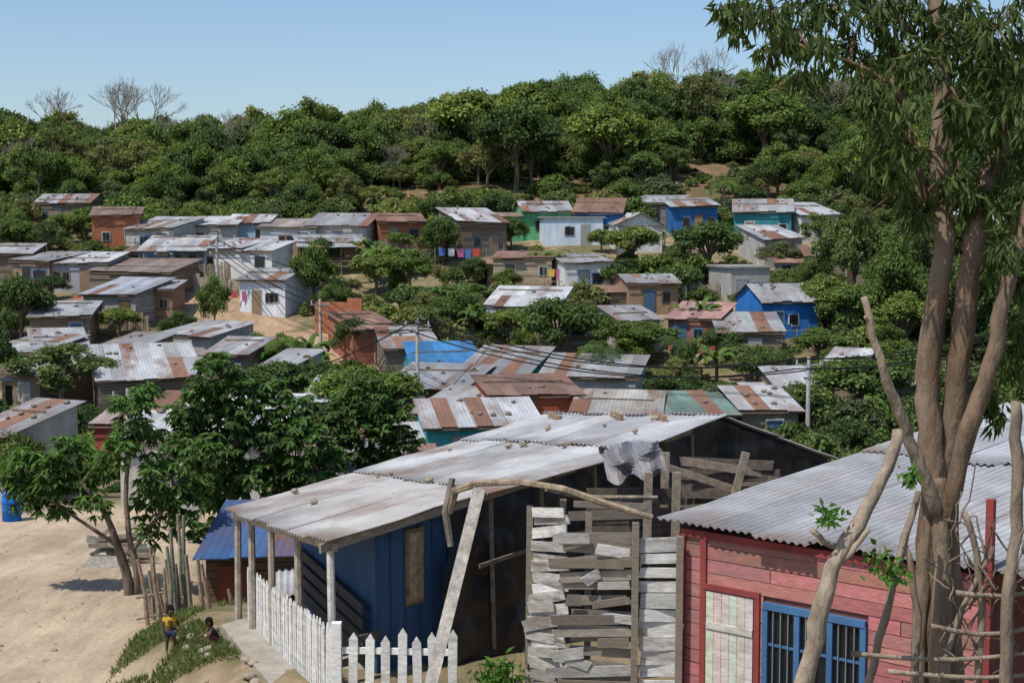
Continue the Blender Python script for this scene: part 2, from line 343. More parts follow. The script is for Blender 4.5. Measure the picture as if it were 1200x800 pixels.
H(560,662,360,(.45,.52,.56),rc=WHT,rise=1.2,yaw=-14); H(655,722,308,WH,rise=.5,yaw=12,nwin=2,h=2.6); H(730,801,332,(.32,.21,.13),rise=.6,roof='G',yaw=8); H(572,652,302,(.42,.33,.22),wm='board',rc=RUST,rust=.9,rise=.4)
H(850,910,315,(.40,.39,.36),roof='F',h=2.9,yaw=14,nwin=2); H(882,970,354,(.03,.17,.48),roof='G',rise=1.2,yaw=16,nwin=2,wincol=(.7,.7,.7),h=2.6); H(837,922,390,WD,wm='board',rise=1); H(773,852,374,(.3,.12,.1),rc=(.42,.25,.22),rust=.6,rise=.9); H(718,782,376,GW)
H(-30,62,413,WD,wm='board'); H(32,108,405,GW,rc=WHT); H(95,164,412,WD,wm='board'); H(105,246,445,WD,wm='board',rc=WHT,rise=1.5,yaw=20); H(172,262,394,GW,rise=.6); H(100,226,498,(.36,.07,.06),rc=(.5,.42,.4),rust=.4); H(228,300,416,WD)
H(478,572,430,TQ,rc=(.05,.2,.42),rust=0,rise=1.0,yaw=10); H(434,556,455,WD,rc=GREY,rise=.8,wm='board'); H(470,546,485,GW,rc=GREY); H(526,628,438,TQ,rise=1.1,yaw=-16); H(563,692,463,(.46,.12,.06),rc=(.27,.17,.13),rust=.8,rise=.55,porch=False,h=2.9,yaw=12)
H(488,645,500,TQ,rc=WHT,rise=.8,yaw=10,rust=.5); H(622,756,442,GW,rise=.9,yaw=-14,rust=.5); H(662,780,486,GW,rc=(.46,.45,.41),rust=.5,rise=.7,yaw=-8); H(745,872,487,WD,rc=(.2,.31,.26),rust=.3,rise=.6,yaw=6); H(860,944,481,WD,rc=WHT); H(955,1014,432,GW,rc=WHT); H(1020,1090,452,WD)
H(395,474,533,WD,wm='board',rc=GREY,rise=.5); H(120,330,580,GW,rc=WHT,rise=1,y0=47); H(330,440,560,WD,rc=GREY,y0=47); H(-60,30,560,GW,rc=GREY,y0=50)
H(290,350,432,GW,rc=GREY); H(350,420,470,GW,rc=WHT); H(240,330,294,WH,rc=WHT,yaw=-18); H(30,110,372,WD,wm='board',rc=GREY); H(0,60,440,WD,rc=WHT); H(640,700,395,WD,rc=RUST,rust=.8); H(940,1020,300,WD,rc=GREY); H(905,985,455,WD,rc=WHT)
# unfinished brick wall
p=hit(398,392); E=empty("unfinished_brick_wall",p,math.radians(-14)); mb=MB(); mb.box((-1.9,0,-1),(1.7,.2,2.3),OR); mb.box((-1.9,.2,-1),(-1.7,3,2.1),OR); mb.box((.6,-.003,2.3),(1.7,.2,2.6),OR); mb.obj("masonry",M_brick,E); HR.append((368,432,350,392,p.y,.95))
# yard fences and washing
for px,py,Lm,yw in [(600,330,8,5),(640,322,5,-15),(560,300,5,10),(700,355,6,0),(810,352,5,12),(260,345,5,-20),(330,300,5,5),(180,300,5,0),(240,330,6,10),(480,300,5,0),(760,290,6,8),(840,290,5,0),(560,430,6,5),(130,385,6,-8),(930,405,5,6),(620,345,6,-5)]:
    p=hit(px,py,0,40); yw=math.radians(yw); mb=MB(); x=-Lm/2; cc=random.choice([(.34,.27,.19),(.25,.2,.15),(.42,.36,.28)])
    solid=random.random()<.6; step=.2 if solid else .9
    while x<Lm/2:
        gx=p.x+x*math.cos(yw); gy=p.y+x*math.sin(yw); z=T(gx,gy); k=U(.7,1.2); mb.beam((gx,gy,z-.3),(gx+U(-.03,.03),gy,z+U(1.0,1.45)),.15 if solid else .09,.04,tuple(c_*k for c_ in cc),up=(1,0,0)); x+=step
    a=Vector((p.x-Lm/2*math.cos(yw),p.y-Lm/2*math.sin(yw)+.05,0)); b_=Vector((p.x+Lm/2*math.cos(yw),p.y+Lm/2*math.sin(yw)+.05,0))
    for zz in (.4,1.0): mb.beam((a.x,a.y,T(a.x,a.y)+zz),(b_.x,b_.y,T(b_.x,b_.y)+zz),.07,.04,cc)
    mb.obj("yard_fence",M_wood); HR.append((px-20,px+20,py-14,py,p.y-.5,.6))
for px,py in [(300,368),(540,315),(670,340),(230,320),(770,365),(120,372)]:
    p=hit(px,py,0,40); mb=MB(); zb=p.z
    for q in (-2.2,2.2): mb.tube([(p.x+q,p.y,T(p.x+q,p.y)-.2),(p.x+q,p.y,zb+1.8)],[.05,.04],(.28,.22,.16),6)
    mb.tube([(p.x-2.2,p.y,zb+1.75),(p.x,p.y,zb+1.62),(p.x+2.2,p.y,zb+1.75)],[.015]*3,(.1,.1,.1),4)
    x=-1.9
    while x<1.7:
        w_=U(.3,.6); hh=U(.4,.9); cc=random.choice([(.6,.1,.08),(.1,.2,.5),(.75,.75,.72),(.7,.5,.1),(.5,.15,.3),(.1,.35,.25)])
        mb.add([(p.x+x,p.y,zb+1.66),(p.x+x+w_,p.y,zb+1.66),(p.x+x+w_-.03,p.y+.06,zb+1.66-hh),(p.x+x+.04,p.y+.03,zb+1.66-hh)],[(0,1,2,3)],cc); x+=w_+U(.05,.4)
    mb.obj("clothes_line",M_cloth)
def blocked(x,y,h,r):
    z=T(x,y); px,pb=proj(x,y,z); _,pt=proj(x,y,z+h); rr=r/y*F
    for L,R,t,b_,d,pr in HR:
        if y<d and px+rr>L and px-rr<R and pb>t and pt<b_ and random.random()<pr: return True
    return False
# ---------- vegetation variants ----------
def crown(mb,n,lobes,leaf,base,lw=.75,droop=.0,m=1):
    per=[r*r for _,r in lobes]; tot=sum(per)
    for (c,r),q in zip(lobes,per):
        k=int(n*q/tot); d=rng.normal(size=(k,3)); d/=np.linalg.norm(d,axis=1,keepdims=True)
        d[:,2]=np.abs(d[:,2])*np.where(rng.random(k)<.76,1,-1)
        rad=r*(1-.5*rng.random(k)**1.5)*(1+.22*rng.normal(size=k))
        P=np.array(c)+d*rad[:,None]*np.array([1,1,.8])
        N=d+rng.normal(size=(k,3))*.6; N[:,2]+=.25
        D=np.cross(N,rng.normal(size=(k,3))); D[:,2]-=droop
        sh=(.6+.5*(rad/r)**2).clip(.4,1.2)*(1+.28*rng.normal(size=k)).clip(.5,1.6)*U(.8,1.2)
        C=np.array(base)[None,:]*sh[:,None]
        y=rng.random(k)<.1; C[y]*=np.array([1.5,1.3,1.1])
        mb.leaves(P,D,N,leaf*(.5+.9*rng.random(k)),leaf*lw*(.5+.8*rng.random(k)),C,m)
def tree_mesh(name,H,R,n,leaf,base,nl=10,flat=.75,bare=.3,lr=(.2,.4)):
    mb=MB(); lobes=[]
    top=H*(.3+bare*.3)
    mb.tube([(0,0,-1),(U(-.1,.1),U(-.1,.1),top*.5),(U(-.3,.3),U(-.3,.3),top)],[.035*H,.026*H,.018*H],(.2,.16,.12),6,0,.1)
    for i in range(nl):
        th=2.4*i+U(-.4,.4); rr=R*math.sqrt((i+.3)/nl)*U(.7,.95) if i else 0; r=R*U(*lr)
        z=H*(.9-.42*(rr/R)**1.6*flat)*U(.82,1.0)-r*.6
        if i%4==3: z*=.75
        c=(math.cos(th)*rr,math.sin(th)*rr,z); lobes.append((c,r))
        mb.tube([(0,0,top*U(.6,1)),(c[0]*.5,c[1]*.5,(top+c[2])/2),c],[.014*H,.009*H,.003*H],(.2,.16,.12),5,0)
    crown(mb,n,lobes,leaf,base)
    return mb.mesh(name,[M_bark,M_leaf])
G1=(.088,.132,.042);G2=(.112,.16,.050);G3=(.070,.108,.040);G4=(.135,.17,.062);G5=(.14,.155,.072)
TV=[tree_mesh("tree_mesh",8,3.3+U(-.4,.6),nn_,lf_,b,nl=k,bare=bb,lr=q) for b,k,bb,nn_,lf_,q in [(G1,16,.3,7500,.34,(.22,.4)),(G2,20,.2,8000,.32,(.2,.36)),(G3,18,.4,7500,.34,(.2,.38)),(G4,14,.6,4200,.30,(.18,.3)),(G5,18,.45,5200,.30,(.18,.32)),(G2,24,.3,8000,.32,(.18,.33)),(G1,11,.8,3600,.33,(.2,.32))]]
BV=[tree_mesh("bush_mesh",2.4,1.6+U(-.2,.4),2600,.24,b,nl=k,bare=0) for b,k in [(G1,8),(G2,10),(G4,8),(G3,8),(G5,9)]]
def blade(mb,base,az,el,Ln,Wd,col,m=0,seg=6,sag=1.0,rag=True):
    pts=[];p=Vector(base);a=el
    for i in range(seg+1):
        pts.append(p.copy()); d=Vector((math.cos(az)*math.cos(a),math.sin(az)*math.cos(a),math.sin(a))); p=p+d*Ln/seg; a-=sag*(.12+.1*i)
    s=Vector((-math.sin(az),math.cos(az),0)); vs=[];fs=[]
    for i,q in enumerate(pts):
        w=Wd/2*math.sin(math.pi*min(.97,(i+.25)/(seg+.5)))**.6
        dr=Vector((0,0,-w*.5)); vs+= [q+s*w+dr,q,q-s*w+dr]
    for i in range(seg):
        o=i*3; fs+=[(o,o+1,o+4,o+3),(o+1,o+2,o+5,o+4)]
    mb.add(vs,fs,col,m)
def banana_mesh():
    mb=MB()
    for k in range(3):
        bx,by=U(-.8,.8),U(-.8,.8); hh=U(1.2,2.0)
        mb.tube([(bx,by,-.5),(bx,by,hh)],[.14,.08],(.16,.17,.07),7,0)
        for i in range(9): blade(mb,(bx,by,hh-.05),i*2.4+U(-.3,.3),U(.6,1.4),U(1.4,2.1),U(.35,.5),(.09*U(.7,1.3),.155*U(.7,1.2),.042),1,7,U(.8,1.4))
    return mb.mesh("banana_mesh",[M_bark,M_leaf])
def palm_mesh():
    mb=MB(); mb.tube([(0,0,-.5),(.15,0,2),(.1,.1,4)],[.2,.15,.12],(.2,.17,.13),8,0,.08)
    for i in range(16):
        az=i*2.4; el=U(.1,1.2); p=Vector((.1,.1,4)); a=el
        for j in range(12):
            d=Vector((math.cos(az)*math.cos(a),math.sin(az)*math.cos(a),math.sin(a))); q=p+d*.19
            for s in (-1,1):
                blade(mb,p,az+s*1.0,a-.35,.55*math.sin(math.pi*(j+1.5)/14)+.12,.07,(.11,.17,.05),1,2,1.5)
            mb.beam(p,q,.03,.02,(.12,.15,.05),m=1); p=q; a-=.16
    return mb.mesh("palm_mesh",[M_bark,M_leaf])
BAN=[banana_mesh() for _ in range(3)]; PALM=palm_mesh()
def inst(me,name,loc,s,parent=None,sz=None):
    o=bpy.data.objects.new(name,me); o.location=loc; o.scale=(s,s,sz or s); o.rotation_euler=(0,0,U(0,6.28)); bpy.context.scene.collection.objects.link(o)
    if parent: o.parent=parent
    return o
def branch(mb,p,d,L,r,dep,col):
    q=p+d*L; mid=p.lerp(q,.5)+Vector((U(-1,1),U(-1,1),U(-1,1)))*L*.08
    mb.tube([p,mid,q],[r,r*.85,r*.65],col,5)
    if dep==0: return
    for k in range(3):
        nd_=(d+Vector((U(-1,1),U(-1,1),U(-.3,.8)))*.75).normalized(); branch(mb,q,nd_,L*U(.6,.85),r*.6,dep-1,col)
def bare_mesh():
    mb=MB(); mb.tube([(0,0,-1),(.1,0,2),(0,.1,3.4)],[.2,.15,.12],(.3,.26,.22),6)
    for k in range(4): branch(mb,Vector((0,.1,3.3)),Vector((U(-.7,.7),U(-.7,.7),.9)).normalized(),1.7,.075,4,(.3,.26,.22))
    return mb.mesh("bare_mesh",[M_bark])
BARE=[bare_mesh() for _ in range(3)]
forest=empty("forest_on_hill")
y=142.0; cnt=0
while y<238:
    x=-.5*y-8
    while x<.5*y+8:
        xx=x+U(-2,2); yy=y+U(-2,2); uu=xx/yy
        lim=146 if uu<-.08 else 150
        if uu>.2: lim=141
        dens=1.0+.3*noise.noise(Vector((xx*.05,yy*.05,4)))
        if yy>lim and random.random()<dens and not inclear(xx,yy) and all((xx-a)**2+(yy-b_)**2>(r+1.2)**2 for a,b_,r in foot):
            s=U(.5,1.0)*(1.1 if yy>175 else .88)
            if uu<-.1 and yy>185: s*=.85
            if random.random()<.08: s*=1.3
            if not blocked(xx,yy,8*s,2.2*s):
                if random.random()<.035: inst(random.choice(BARE),"bare_forest_tree",(xx,yy,T(xx,yy)-.3),s*1.1,forest)
                else: inst(random.choice(TV),"forest_tree",(xx,yy,T(xx,yy)-.3),s,forest,s*U(.85,1.3)); cnt+=1
        x+=U(2.8,4.2)
    y+=3.6
def ptree(px,py,hp,wp,k,name="tree"):
    p=hit(px,py,0,40); me=TV[k]; bb=max(v.co.z for v in me.vertices); ww=max(v.co.x for v in me.vertices)-min(v.co.x for v in me.vertices)
    sx=wp/F*p.y/ww; sz=hp/F*p.y/bb; inst(me,name,p,sx,None,sz)
for a in [(25,408,88,95,2),(75,492,95,130,3),(252,390,72,48,0),(368,362,80,75,0),(518,312,60,58,2),(470,298,25,40,1),(740,316,52,72,1),(830,328,70,96,1),(655,440,95,110,1),(620,425,50,60,0),(915,322,40,70,4),(1000,365,115,120,2),(1045,400,130,110,0),(1005,300,50,70,4),
          (432,520,95,140,1),(412,425,55,60,2),(540,392,55,85,0),(755,425,50,95,1),(700,422,55,65,5),(880,450,48,105,4),(940,520,75,140,2),(1010,505,90,130,1),(1070,490,90,120,0),(960,430,45,85,5),(900,525,60,80,0),(1120,420,120,120,2),(1170,400,110,120,1),(1060,340,80,100,4),(1140,330,80,110,1),
          (1030,460,60,100,0),(330,480,60,105,1),(302,427,38,55,0),(480,345,52,62,5),(440,345,48,65,1),(595,345,32,45,0),(705,296,28,38,5),(810,300,32,45,0),(338,256,34,45,2),(250,250,34,60,2),(130,245,34,55,4),(75,288,38,50,5),(20,285,38,60,0),(810,392,35,55,2),(600,405,45,75,1),(500,382,40,65,4),(140,395,35,60,1),(60,355,34,55,2),(378,322,45,48,2),
          (870,375,35,40,1),(1100,520,70,120,2),(1180,500,90,100,0),(1220,450,130,150,2),(-20,480,110,110,2),(-30,390,80,80,0),(555,335,35,48,2),(20,590,90,90,2),(995,400,70,90,1),(760,470,38,65,5),(850,430,48,85,2),(1060,420,80,100,5),(690,445,42,65,4),(210,400,36,55,0),(520,450,35,50,2),(230,312,26,40,5),(590,470,34,55,1),(430,410,40,50,3),(955,345,45,55,2)]:
    ptree(*a)
for a in [(560,205,100,118,1),(605,225,108,130,2),(715,222,100,108,1),(895,192,85,115,5),(900,235,52,70,2),(250,232,85,85,2),(180,222,80,90,0),(770,205,55,80,1),(690,150,78,80,0),(545,150,66,76,5),(845,150,75,90,6),(620,150,70,80,1),(480,170,62,76,2),(760,150,60,80,2)]: ptree(*a)
q=W(373,98,196); g0=T(q.x,q.y); inst(TV[6],"emergent_tree",(q.x,q.y,g0),1.15,None,(q.z-g0)/8.2)
for px,pt in [(150,98),(58,110),(170,104),(795,58),(835,62),(135,104)]:
    q=W(px,pt,U(188,200)); g0=T(q.x,q.y); inst(random.choice(BARE),"bare_tree",(q.x,q.y,g0),U(1.1,1.6),None,(q.z-g0)/7.6)
for px,py in [(345,440),(325,450),(360,450),(785,452),(805,440),(520,372),(445,330),(455,322),(545,375),(470,332),(640,330),(655,465),(905,460),(290,470),(430,455),(610,390),(990,400),(820,455),(215,470),(380,470),(500,400),(760,350),(560,400),(480,325),(430,318),(700,380),(820,400)]:
    p=hit(px,py,0,45)
    if not blocked(p.x,p.y,2.5,.6): inst(random.choice(BAN),"banana_plant",p,U(.8,1.15))
for px,py,s in [(705,475,.8),(848,262,.95),(330,455,.7),(795,455,.7)]: inst(PALM,"palm_tree",hit(px,py,0,45),s)
und=empty("village_undergrowth")
k=0
for _ in range(5000):
    if k>1050: break
    d=48+100*random.random()**.8; u=U(-.42,.42); x=u*d
    if d<58 and x<-2: continue
    if any((x-a)**2+(d-b_)**2<(r+.5)**2 for a,b_,r in foot): continue
    if any((p.x-x)**2+(p.y-d)**2<14 for p in path): continue
    if noise.noise(Vector((x*.05,d*.05,9)))<-.2 and u<.15: continue
    s=U(.35,1.15)
    if random.random()<.13:
        s=U(.3,.58)
        if blocked(x,d,8*s,2*s): continue
        inst(random.choice(TV),"yard_tree",(x,d,T(x,d)-.2),s,und,s*U(.8,1.15)); k+=1; continue
    if blocked(x,d,2.3*s,1.4*s): continue
    inst(random.choice(BV),"bush",(x,d,T(x,d)-.2),s,und,s*U(.7,1.3)); k+=1
for _ in range(750):
    d=U(138,190); x=U(-.45,.45)*d
    if any((x-a)**2+(d-b_)**2<(r+.7)**2 for a,b_,r in foot): continue
    if inclear(x,d) and random.random()<.75: continue
    s=U(.6,1.5)
    if blocked(x,d,2.4*s,1.3*s): continue
    inst(random.choice(BV),"bush",(x,d,T(x,d)-.2),s,und)
for cx,cy,rx,ry in clr:
    for _ in range(20):
        x=cx+U(-rx,rx);yy=cy+U(-ry,ry); inst(random.choice(BV),"bush",(x,yy,T(x,yy)-.1),U(.15,.5),und)
# ---------- poles & wires ----------
tops=[]
for px,pt,d in [(489,373,76),(948,418,72),(254,282,112),(643,372,104),(375,350,100),(150,455,58)]:
    t=W(px,pt,d); g0=T(t.x,t.y); mb=MB(); mb.tube([(t.x,t.y,g0-.3),t],[.14,.09],(.46,.45,.43),8); mb.beam(t+Vector((-.7,0,-.4)),t+Vector((.7,0,-.4)),.1,.1,(.3,.28,.25))
    for s in (-.6,0,.6): mb.tube([t+Vector((s,0,-.35)),t+Vector((s,0,-.12))],[.05,.04],(.5,.5,.5),6)
    mb.obj("utility_pole",M_conc); tops.append(t)
mb=MB()
def wire(a,b,sag,r=.036):
    pts=[a.lerp(b,i/14)-Vector((0,0,sag*4*(i/14)*(1-i/14))) for i in range(15)]; mb.tube(pts,[r]*15,(.012,.012,.012),4)
for z in (0,-.5):
    for dx in (-.55,.55):
        o=Vector((dx,0,z-.1)); wire(tops[4]+o,tops[0]+o,.8); wire(tops[0]+o,tops[1]+o,1.3); wire(tops[1]+o,Vector((28,60,-2))+o,1)
        wire(tops[2]+o,tops[4]+o,.6)
wire(tops[3],tops[1],1.6); wire(tops[3],tops[2],1.0); wire(tops[0],tops[3],.9); wire(tops[5],tops[0],1.2)
mb.obj("power_lines",M_conc)
# ---------- near corrugated roofing ----------
def corr(mb,A,B,C,D,rows,col,rust,sheet=.82,per=.125,amp=.024,ov=.12,rag=.08):
    A,B,C,D=map(Vector,(A,B,C,D)); n=max(1,round((B-A).length/sheet)); nn=(B-A).cross(D-A).normalized()
    if nn.z<0: nn=-nn
    for r in range(rows):
        for i in range(n):
            w=((B-A).length/n); ns=max(2,int(round(w/per)))*6; ny=5
            k=U(.78,1.12); rr=min(1,rust*U(.2,2.4)); e0=U(-rag,rag)/ (D-A).length
            t0=r/rows+e0; t1=(r+1)/rows+ov/(D-A).length; vs=[];fs=[];cs=[]; lift=.02*(i%2)
            sk=U(-.025,.025)
            for a in range(ny+1):
                t=t0+(t1-t0)*a/ny
                for c in range(ns+1):
                    s=(i+ (c/ns)*1.06)/n+sk*(t-.5)/n
                    P=A.lerp(B,s).lerp(D.lerp(C,s),t); sn=math.sin(2*math.pi*c/6)
                    P=P+nn*(amp*sn+lift+.035*(1-a/ny)+.04*noise.noise(P*.8))
                    vs.append(P); q=k*(1+.16*sn); edge=1.0 if a>0 else .6  # troughs tinted darker: settled dirt plus corrugation shade put into the colour
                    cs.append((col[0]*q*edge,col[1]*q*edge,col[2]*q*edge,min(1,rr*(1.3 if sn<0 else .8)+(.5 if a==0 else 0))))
            for a in range(ny):
                for c in range(ns):
                    o=a*(ns+1)+c; fs.append((o,o+1,o+ns+2,o+ns+1))
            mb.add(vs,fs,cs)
# ===== blue house with long zinc roof =====
F0=W(262,600,25.5);N0=W(380,638,21);N1=W(850,488,29);F1=W(640,486,34);R1=W(985,540,30);R2=R1+(F1-N1)
E=empty("blue_house"); mb=MB()
def bl(s,t): return F0.lerp(N0,s).lerp(F1.lerp(N1,s),t)
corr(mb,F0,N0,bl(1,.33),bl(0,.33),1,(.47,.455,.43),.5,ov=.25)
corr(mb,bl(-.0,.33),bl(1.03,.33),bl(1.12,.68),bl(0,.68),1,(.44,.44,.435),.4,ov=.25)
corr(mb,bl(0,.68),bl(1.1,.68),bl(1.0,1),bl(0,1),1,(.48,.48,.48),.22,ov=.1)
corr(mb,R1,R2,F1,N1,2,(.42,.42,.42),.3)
mb.obj("roof",M_corrN,E,True)
mb=MB()
for s,t in [(.1,.15),(.25,.32),(.3,.34),(.62,.33),(.2,.55),(.45,.62),(.5,.64),(.3,.68),(.7,.66),(.35,.8),(.6,.85),(.2,.93),(.5,.95),(.75,.93),(.85,.8),(.4,.12)]:
    mb.rock(bl(s,t)+Vector((0,0,.10)),U(.05,.1),(.34,.27,.2))
for s,t in [(.1,.95),(.45,.97),(.7,.96)]: mb.beam(bl(s,t)+Vector((0,0,.1)),bl(s+.12,t-.04)+Vector((0,0,.1)),.12,.07,(.3,.2,.13))
mb.obj("roof_weights",M_wood,E,False)
FL=-7.1
near=(N1-N0); near.z=0; nd2=near.normalized(); inn=Vector((-nd2.y,nd2.x,0))
def nw(s,z,off=.3):
    return Vector((N0.x,N0.y,0))+nd2*s+inn*off+Vector((0,0,z))
def rz(s): return N0.z+(N1.z-N0.z)*s/near.length-.08
mb=MB(); Sc=1.3; Le=near.length-.2
farS=Vector((F0.x,F0.y,0)); fdir=(F1-F0); fdir.z=0; fdl=fdir.length; fdir.normalize()
def fw(s,z): return farS+fdir*s-inn*.3+Vector((0,0,z))
BLU=(.06,.12,.22)
def prism(mb,pts,z0,z1s,col,m=0):
    n=len(pts); vs=[Vector((p.x,p.y,z0)) for p in pts]+[Vector((p.x,p.y,z)) for p,z in zip(pts,z1s)]
    mb.add(vs,[tuple(range(n-1,-1,-1)),tuple(range(n,2*n))]+[(i,(i+1)%n,n+(i+1)%n,n+i) for i in range(n)],col,m)
fz=lambda s:F0.z+(F1.z-F0.z)*s/fdl-.1
prism(mb,[nw(Sc,0),nw(Le,0),fw(fdl-.2,0),fw(1.7,0)],-9.2,[rz(Sc),rz(Le),fz(fdl),fz(1.7)],BLU)
n1=nw(Le,0); r1=Vector((R1.x,R1.y,0))+inn*.3; r2=Vector((R2.x,R2.y,0))-inn*.3; f1=fw(fdl-.2,0)
prism(mb,[n1+nd2*.003,r1,r2,f1+nd2*.003],-9.2,[rz(Le),R1.z-.1,R2.z-.1,fz(fdl)],(.1,.1,.1))
mb.obj("walls",M_wall,E)
mb=MB(); s=Sc+.02
while s<2.9: mb.beam(nw(s,-7.2,.285),nw(s,rz(s)-.03,.285),.03,.02,(.05,.10,.185),up=nd2); s+=.31
mb.obj("wall_battens",M_wall,E)
mb=MB()
def wq(s0,s1,z0,z1,o,col):
    a=nw(s0,z0,.3-o);b_=nw(s1,z0,.3-o); mb.beam((a+Vector((0,0,(z1-z0)/2))),(b_+Vector((0,0,(z1-z0)/2))),z1-z0,.05,col)
wq(1.93,2.33,-6.2,-4.95,.03,(.3,.2,.11)); wq(1.98,2.14,-6.14,-5.01,.06,(.44,.33,.2)); wq(2.15,2.28,-6.14,-5.01,.06,(.38,.28,.17))
mb.obj("window",M_wood,E)
mb=MB(); WHP=(.62,.6,.55)
ev=(N0-F0)
for t in (.03,.2,.42,.68,.97):
    p=F0.lerp(N0,t)+fdir*.25; mb.tube([(p.x,p.y,-7.9),(p.x+U(-.03,.03),p.y,p.z-.02)],[.075,.06],(.38,.33,.27) if t<.9 else WHP,7,0,.06)
a=F0+fdir*.25-Vector((0,0,.09));b_=N0+fdir*.25-Vector((0,0,.09)); mb.beam(a,b_,.12,.08,(.4,.33,.25))
mb.beam(N0-Vector((0,0,.08))+inn*.1,bl(1,.98)-Vector((0,0,.1))+inn*.1,.14,.05,(.34,.29,.22))
for t in (.25,.5,.75): mb.beam(bl(0,t)-Vector((0,0,.1)),bl(1,t)-Vector((0,0,.1)),.1,.06,(.25,.2,.14))
for z in (-6.9,-6.65,-6.4,-6.15): mb.beam(nw(Sc-.1,z,.5),fw(1.6,z-.05),.17,.03,(.10,.085,.07))
for z in (-6.8,-6.5): mb.beam(nw(.1,z,.2),nw(Sc,z,.2),.12,.03,(.16,.13,.1))
mb.obj("porch_posts_and_beams",M_wood,E)
mb=MB(); prism(mb,[nw(-.7,0,-.1),nw(Sc+.6,0,-.1),fw(1.9,0),fw(-.35,0)],-9.2,[FL-.1]*4,(.34,.31,.26)); mb.obj("porch_slab",M_conc,E)
mb=MB()
def tarp(mb,fn,ns,nz_,amp=.1):
    vs=[];fs=[]
    for i in range(ns+1):
        for j in range(nz_+1):
            p=fn(i/ns,j/nz_); fold=abs(math.sin(i/ns*19+2.5*noise.noise(p*.6)+j/nz_*2.0))**1.5
            vs.append(p+inn*-1*(abs(amp*noise.noise(p*1.1))+amp*.35*abs(noise.noise(p*2.6))+amp*.8*fold*(.25+j/nz_)))
    for i in range(ns):
        for j in range(nz_): o=i*(nz_+1)+j; fs.append((o,o+nz_+1,o+nz_+2,o+1))
    mb.add(vs,fs,(.02,.02,.02))
def f_(u,v):
    s=2.75+u*(Le-2.75+.2)-.4*v*(1-u)+.12*math.sin(v*9)*(1-u); zt=rz(s)+.02; return nw(s,zt+(-7.4-zt)*v,.17-.3*(1-u)*v)
tarp(mb,f_,150,60,.14)
def f2(u,v):
    a=n1.lerp(r1,u); zt=rz(Le)+(R1.z-.1-rz(Le))*u+.06; return Vector((a.x,a.y,zt+(-7.4-zt)*v))-inn*.13
tarp(mb,f2,60,50,.12)
mb.obj("black_plastic_sheeting",M_tarp,E,True)
mb=MB()
for s in (3.6,4.9,6.4,8.0,9.5): mb.beam(nw(s,-7.2,-.14),nw(s+.05,rz(s)-.05,-.02),.07,.04,(.22,.18,.13),up=nd2)
mb.beam(nw(3.2,-5.7,-.18),nw(9.8,-5.4,-.12),.07,.035,(.2,.16,.12)); mb.obj("tarp_battens",M_wood,E)
# ===== white picket fence =====
E=empty("white_picket_fence"); mb=MB(); WP=(.8,.79,.76)
def picket(b0,axis,w,h,lean=0):
    a=axis*w/2; n=Vector((-axis.y,axis.x,0))*.012; up=Vector((lean,0,1))
    k=U(.82,1.05); c=(WP[0]*k,WP[1]*k,WP[2]*k*.98,U(0,.6))
    pts=[b0-a,b0+a,b0+a+up*(h-.1),b0+up*h,b0-a+up*(h-.1)]
    mb.add([p-n for p in pts]+[p+n for p in pts],[(4,3,2,1,0),(5,6,7,8,9)]+[(i,(i+1)%5,5+(i+1)%5,5+i) for i in range(5)],c)
A=W(292,735,25.3);B_=W(398,830,20.2); n=46; ax=(B_-A);ax.z=0;ax.normalize()
for i in range(n):
    t=i/(n-1); p=A.lerp(B_,t); picket(p,ax,.085,1.12+U(-.05,.04),U(-.015,.015))
for z in (.25,.85):
    o=Vector((ax.y,-ax.x,0))*-.03; mb.beam(A+o+Vector((0,0,z)),B_+o+Vector((0,0,z)),.08,.035,WP)
C_=W(402,838,19.9);D_=W(532,842,19.6); ax2=(D_-C_);ax2.z=0;ax2.normalize()
for i in range(7):
    p=C_.lerp(D_,(i+.6)/6.7); picket(p,ax2,.13,1.25+U(-.07,.06),U(-.04,.04))
for z in (.3,.95): mb.beam(C_+Vector((0,.04,z)),D_+Vector((0,.04,z)),.09,.035,WP)
mb.box((B_.x-.07,B_.y-.35,-7.8),(B_.x+.07,B_.y-.2,-5.7),WP)
mb.obj("pickets",M_peel,E)
# ===== leaning boards / driftwood =====
mb=MB(); mb.beam(W(562,572,19.6),W(494,845,18.8),.17,.05,(.56,.52,.46,.4),up=(1,0,0)); mb.obj("leaning_board",M_wood)
mb=MB(); mb.tube([W(527,600,20.6),W(533,575,20.4),W(560,566,20.2),(W(610,564,19.9)),W(660,572,19.6),W(710,590,19.5),W(765,606,19.4)],[.045,.06,.055,.055,.05,.05,.035],(.34,.27,.19),7,0,.2)
mb.tube([W(640,572,20.5),W(690,583,20.8),W(770,583,21)],[.05,.05,.04],(.28,.23,.17),6); mb.tube([W(530,560,20.9),W(522,600,20.8),W(528,640,20.7)],[.05,.06,.05],(.2,.17,.14),6); mb.obj("bent_pole_beam",M_bark)
# ===== makeshift plank fence =====
E=empty("makeshift_plank_fence"); mb=MB()
def planks(x0,x1,ya,yb,d0,d1,step,col,rust,jx=6,jy=3,th=.025,gap=.9,skew=3):
    y=ya
    while y<yb:
        w=step*U(.75,1.15); k=U(.65,1.15)
        a=W(x0+U(-jx,jx),y+U(-jy,jy),d0+U(-.06,.03));b2=W(x1+U(-jx,jx),y+U(-jy,jy)+U(-skew,skew),d1+U(-.06,.03))
        mb.beam(a,b2,w/F*d0*gap,th,(col[0]*k,col[1]*k,col[2]*k,rust*U(.3,1.7)),cut=U(-.04,.04))
        y+=step
WPK=(.68,.66,.62)
planks(622,664,598,850,20.0,19.6,13,WPK,.7,4,2,skew=6); planks(618,655,700,850,19.95,19.65,15,(.5,.47,.42),.9,6,4)
planks(662,742,628,850,19.45,19.4,15,(.36,.31,.25),.5,9,4,skew=5)
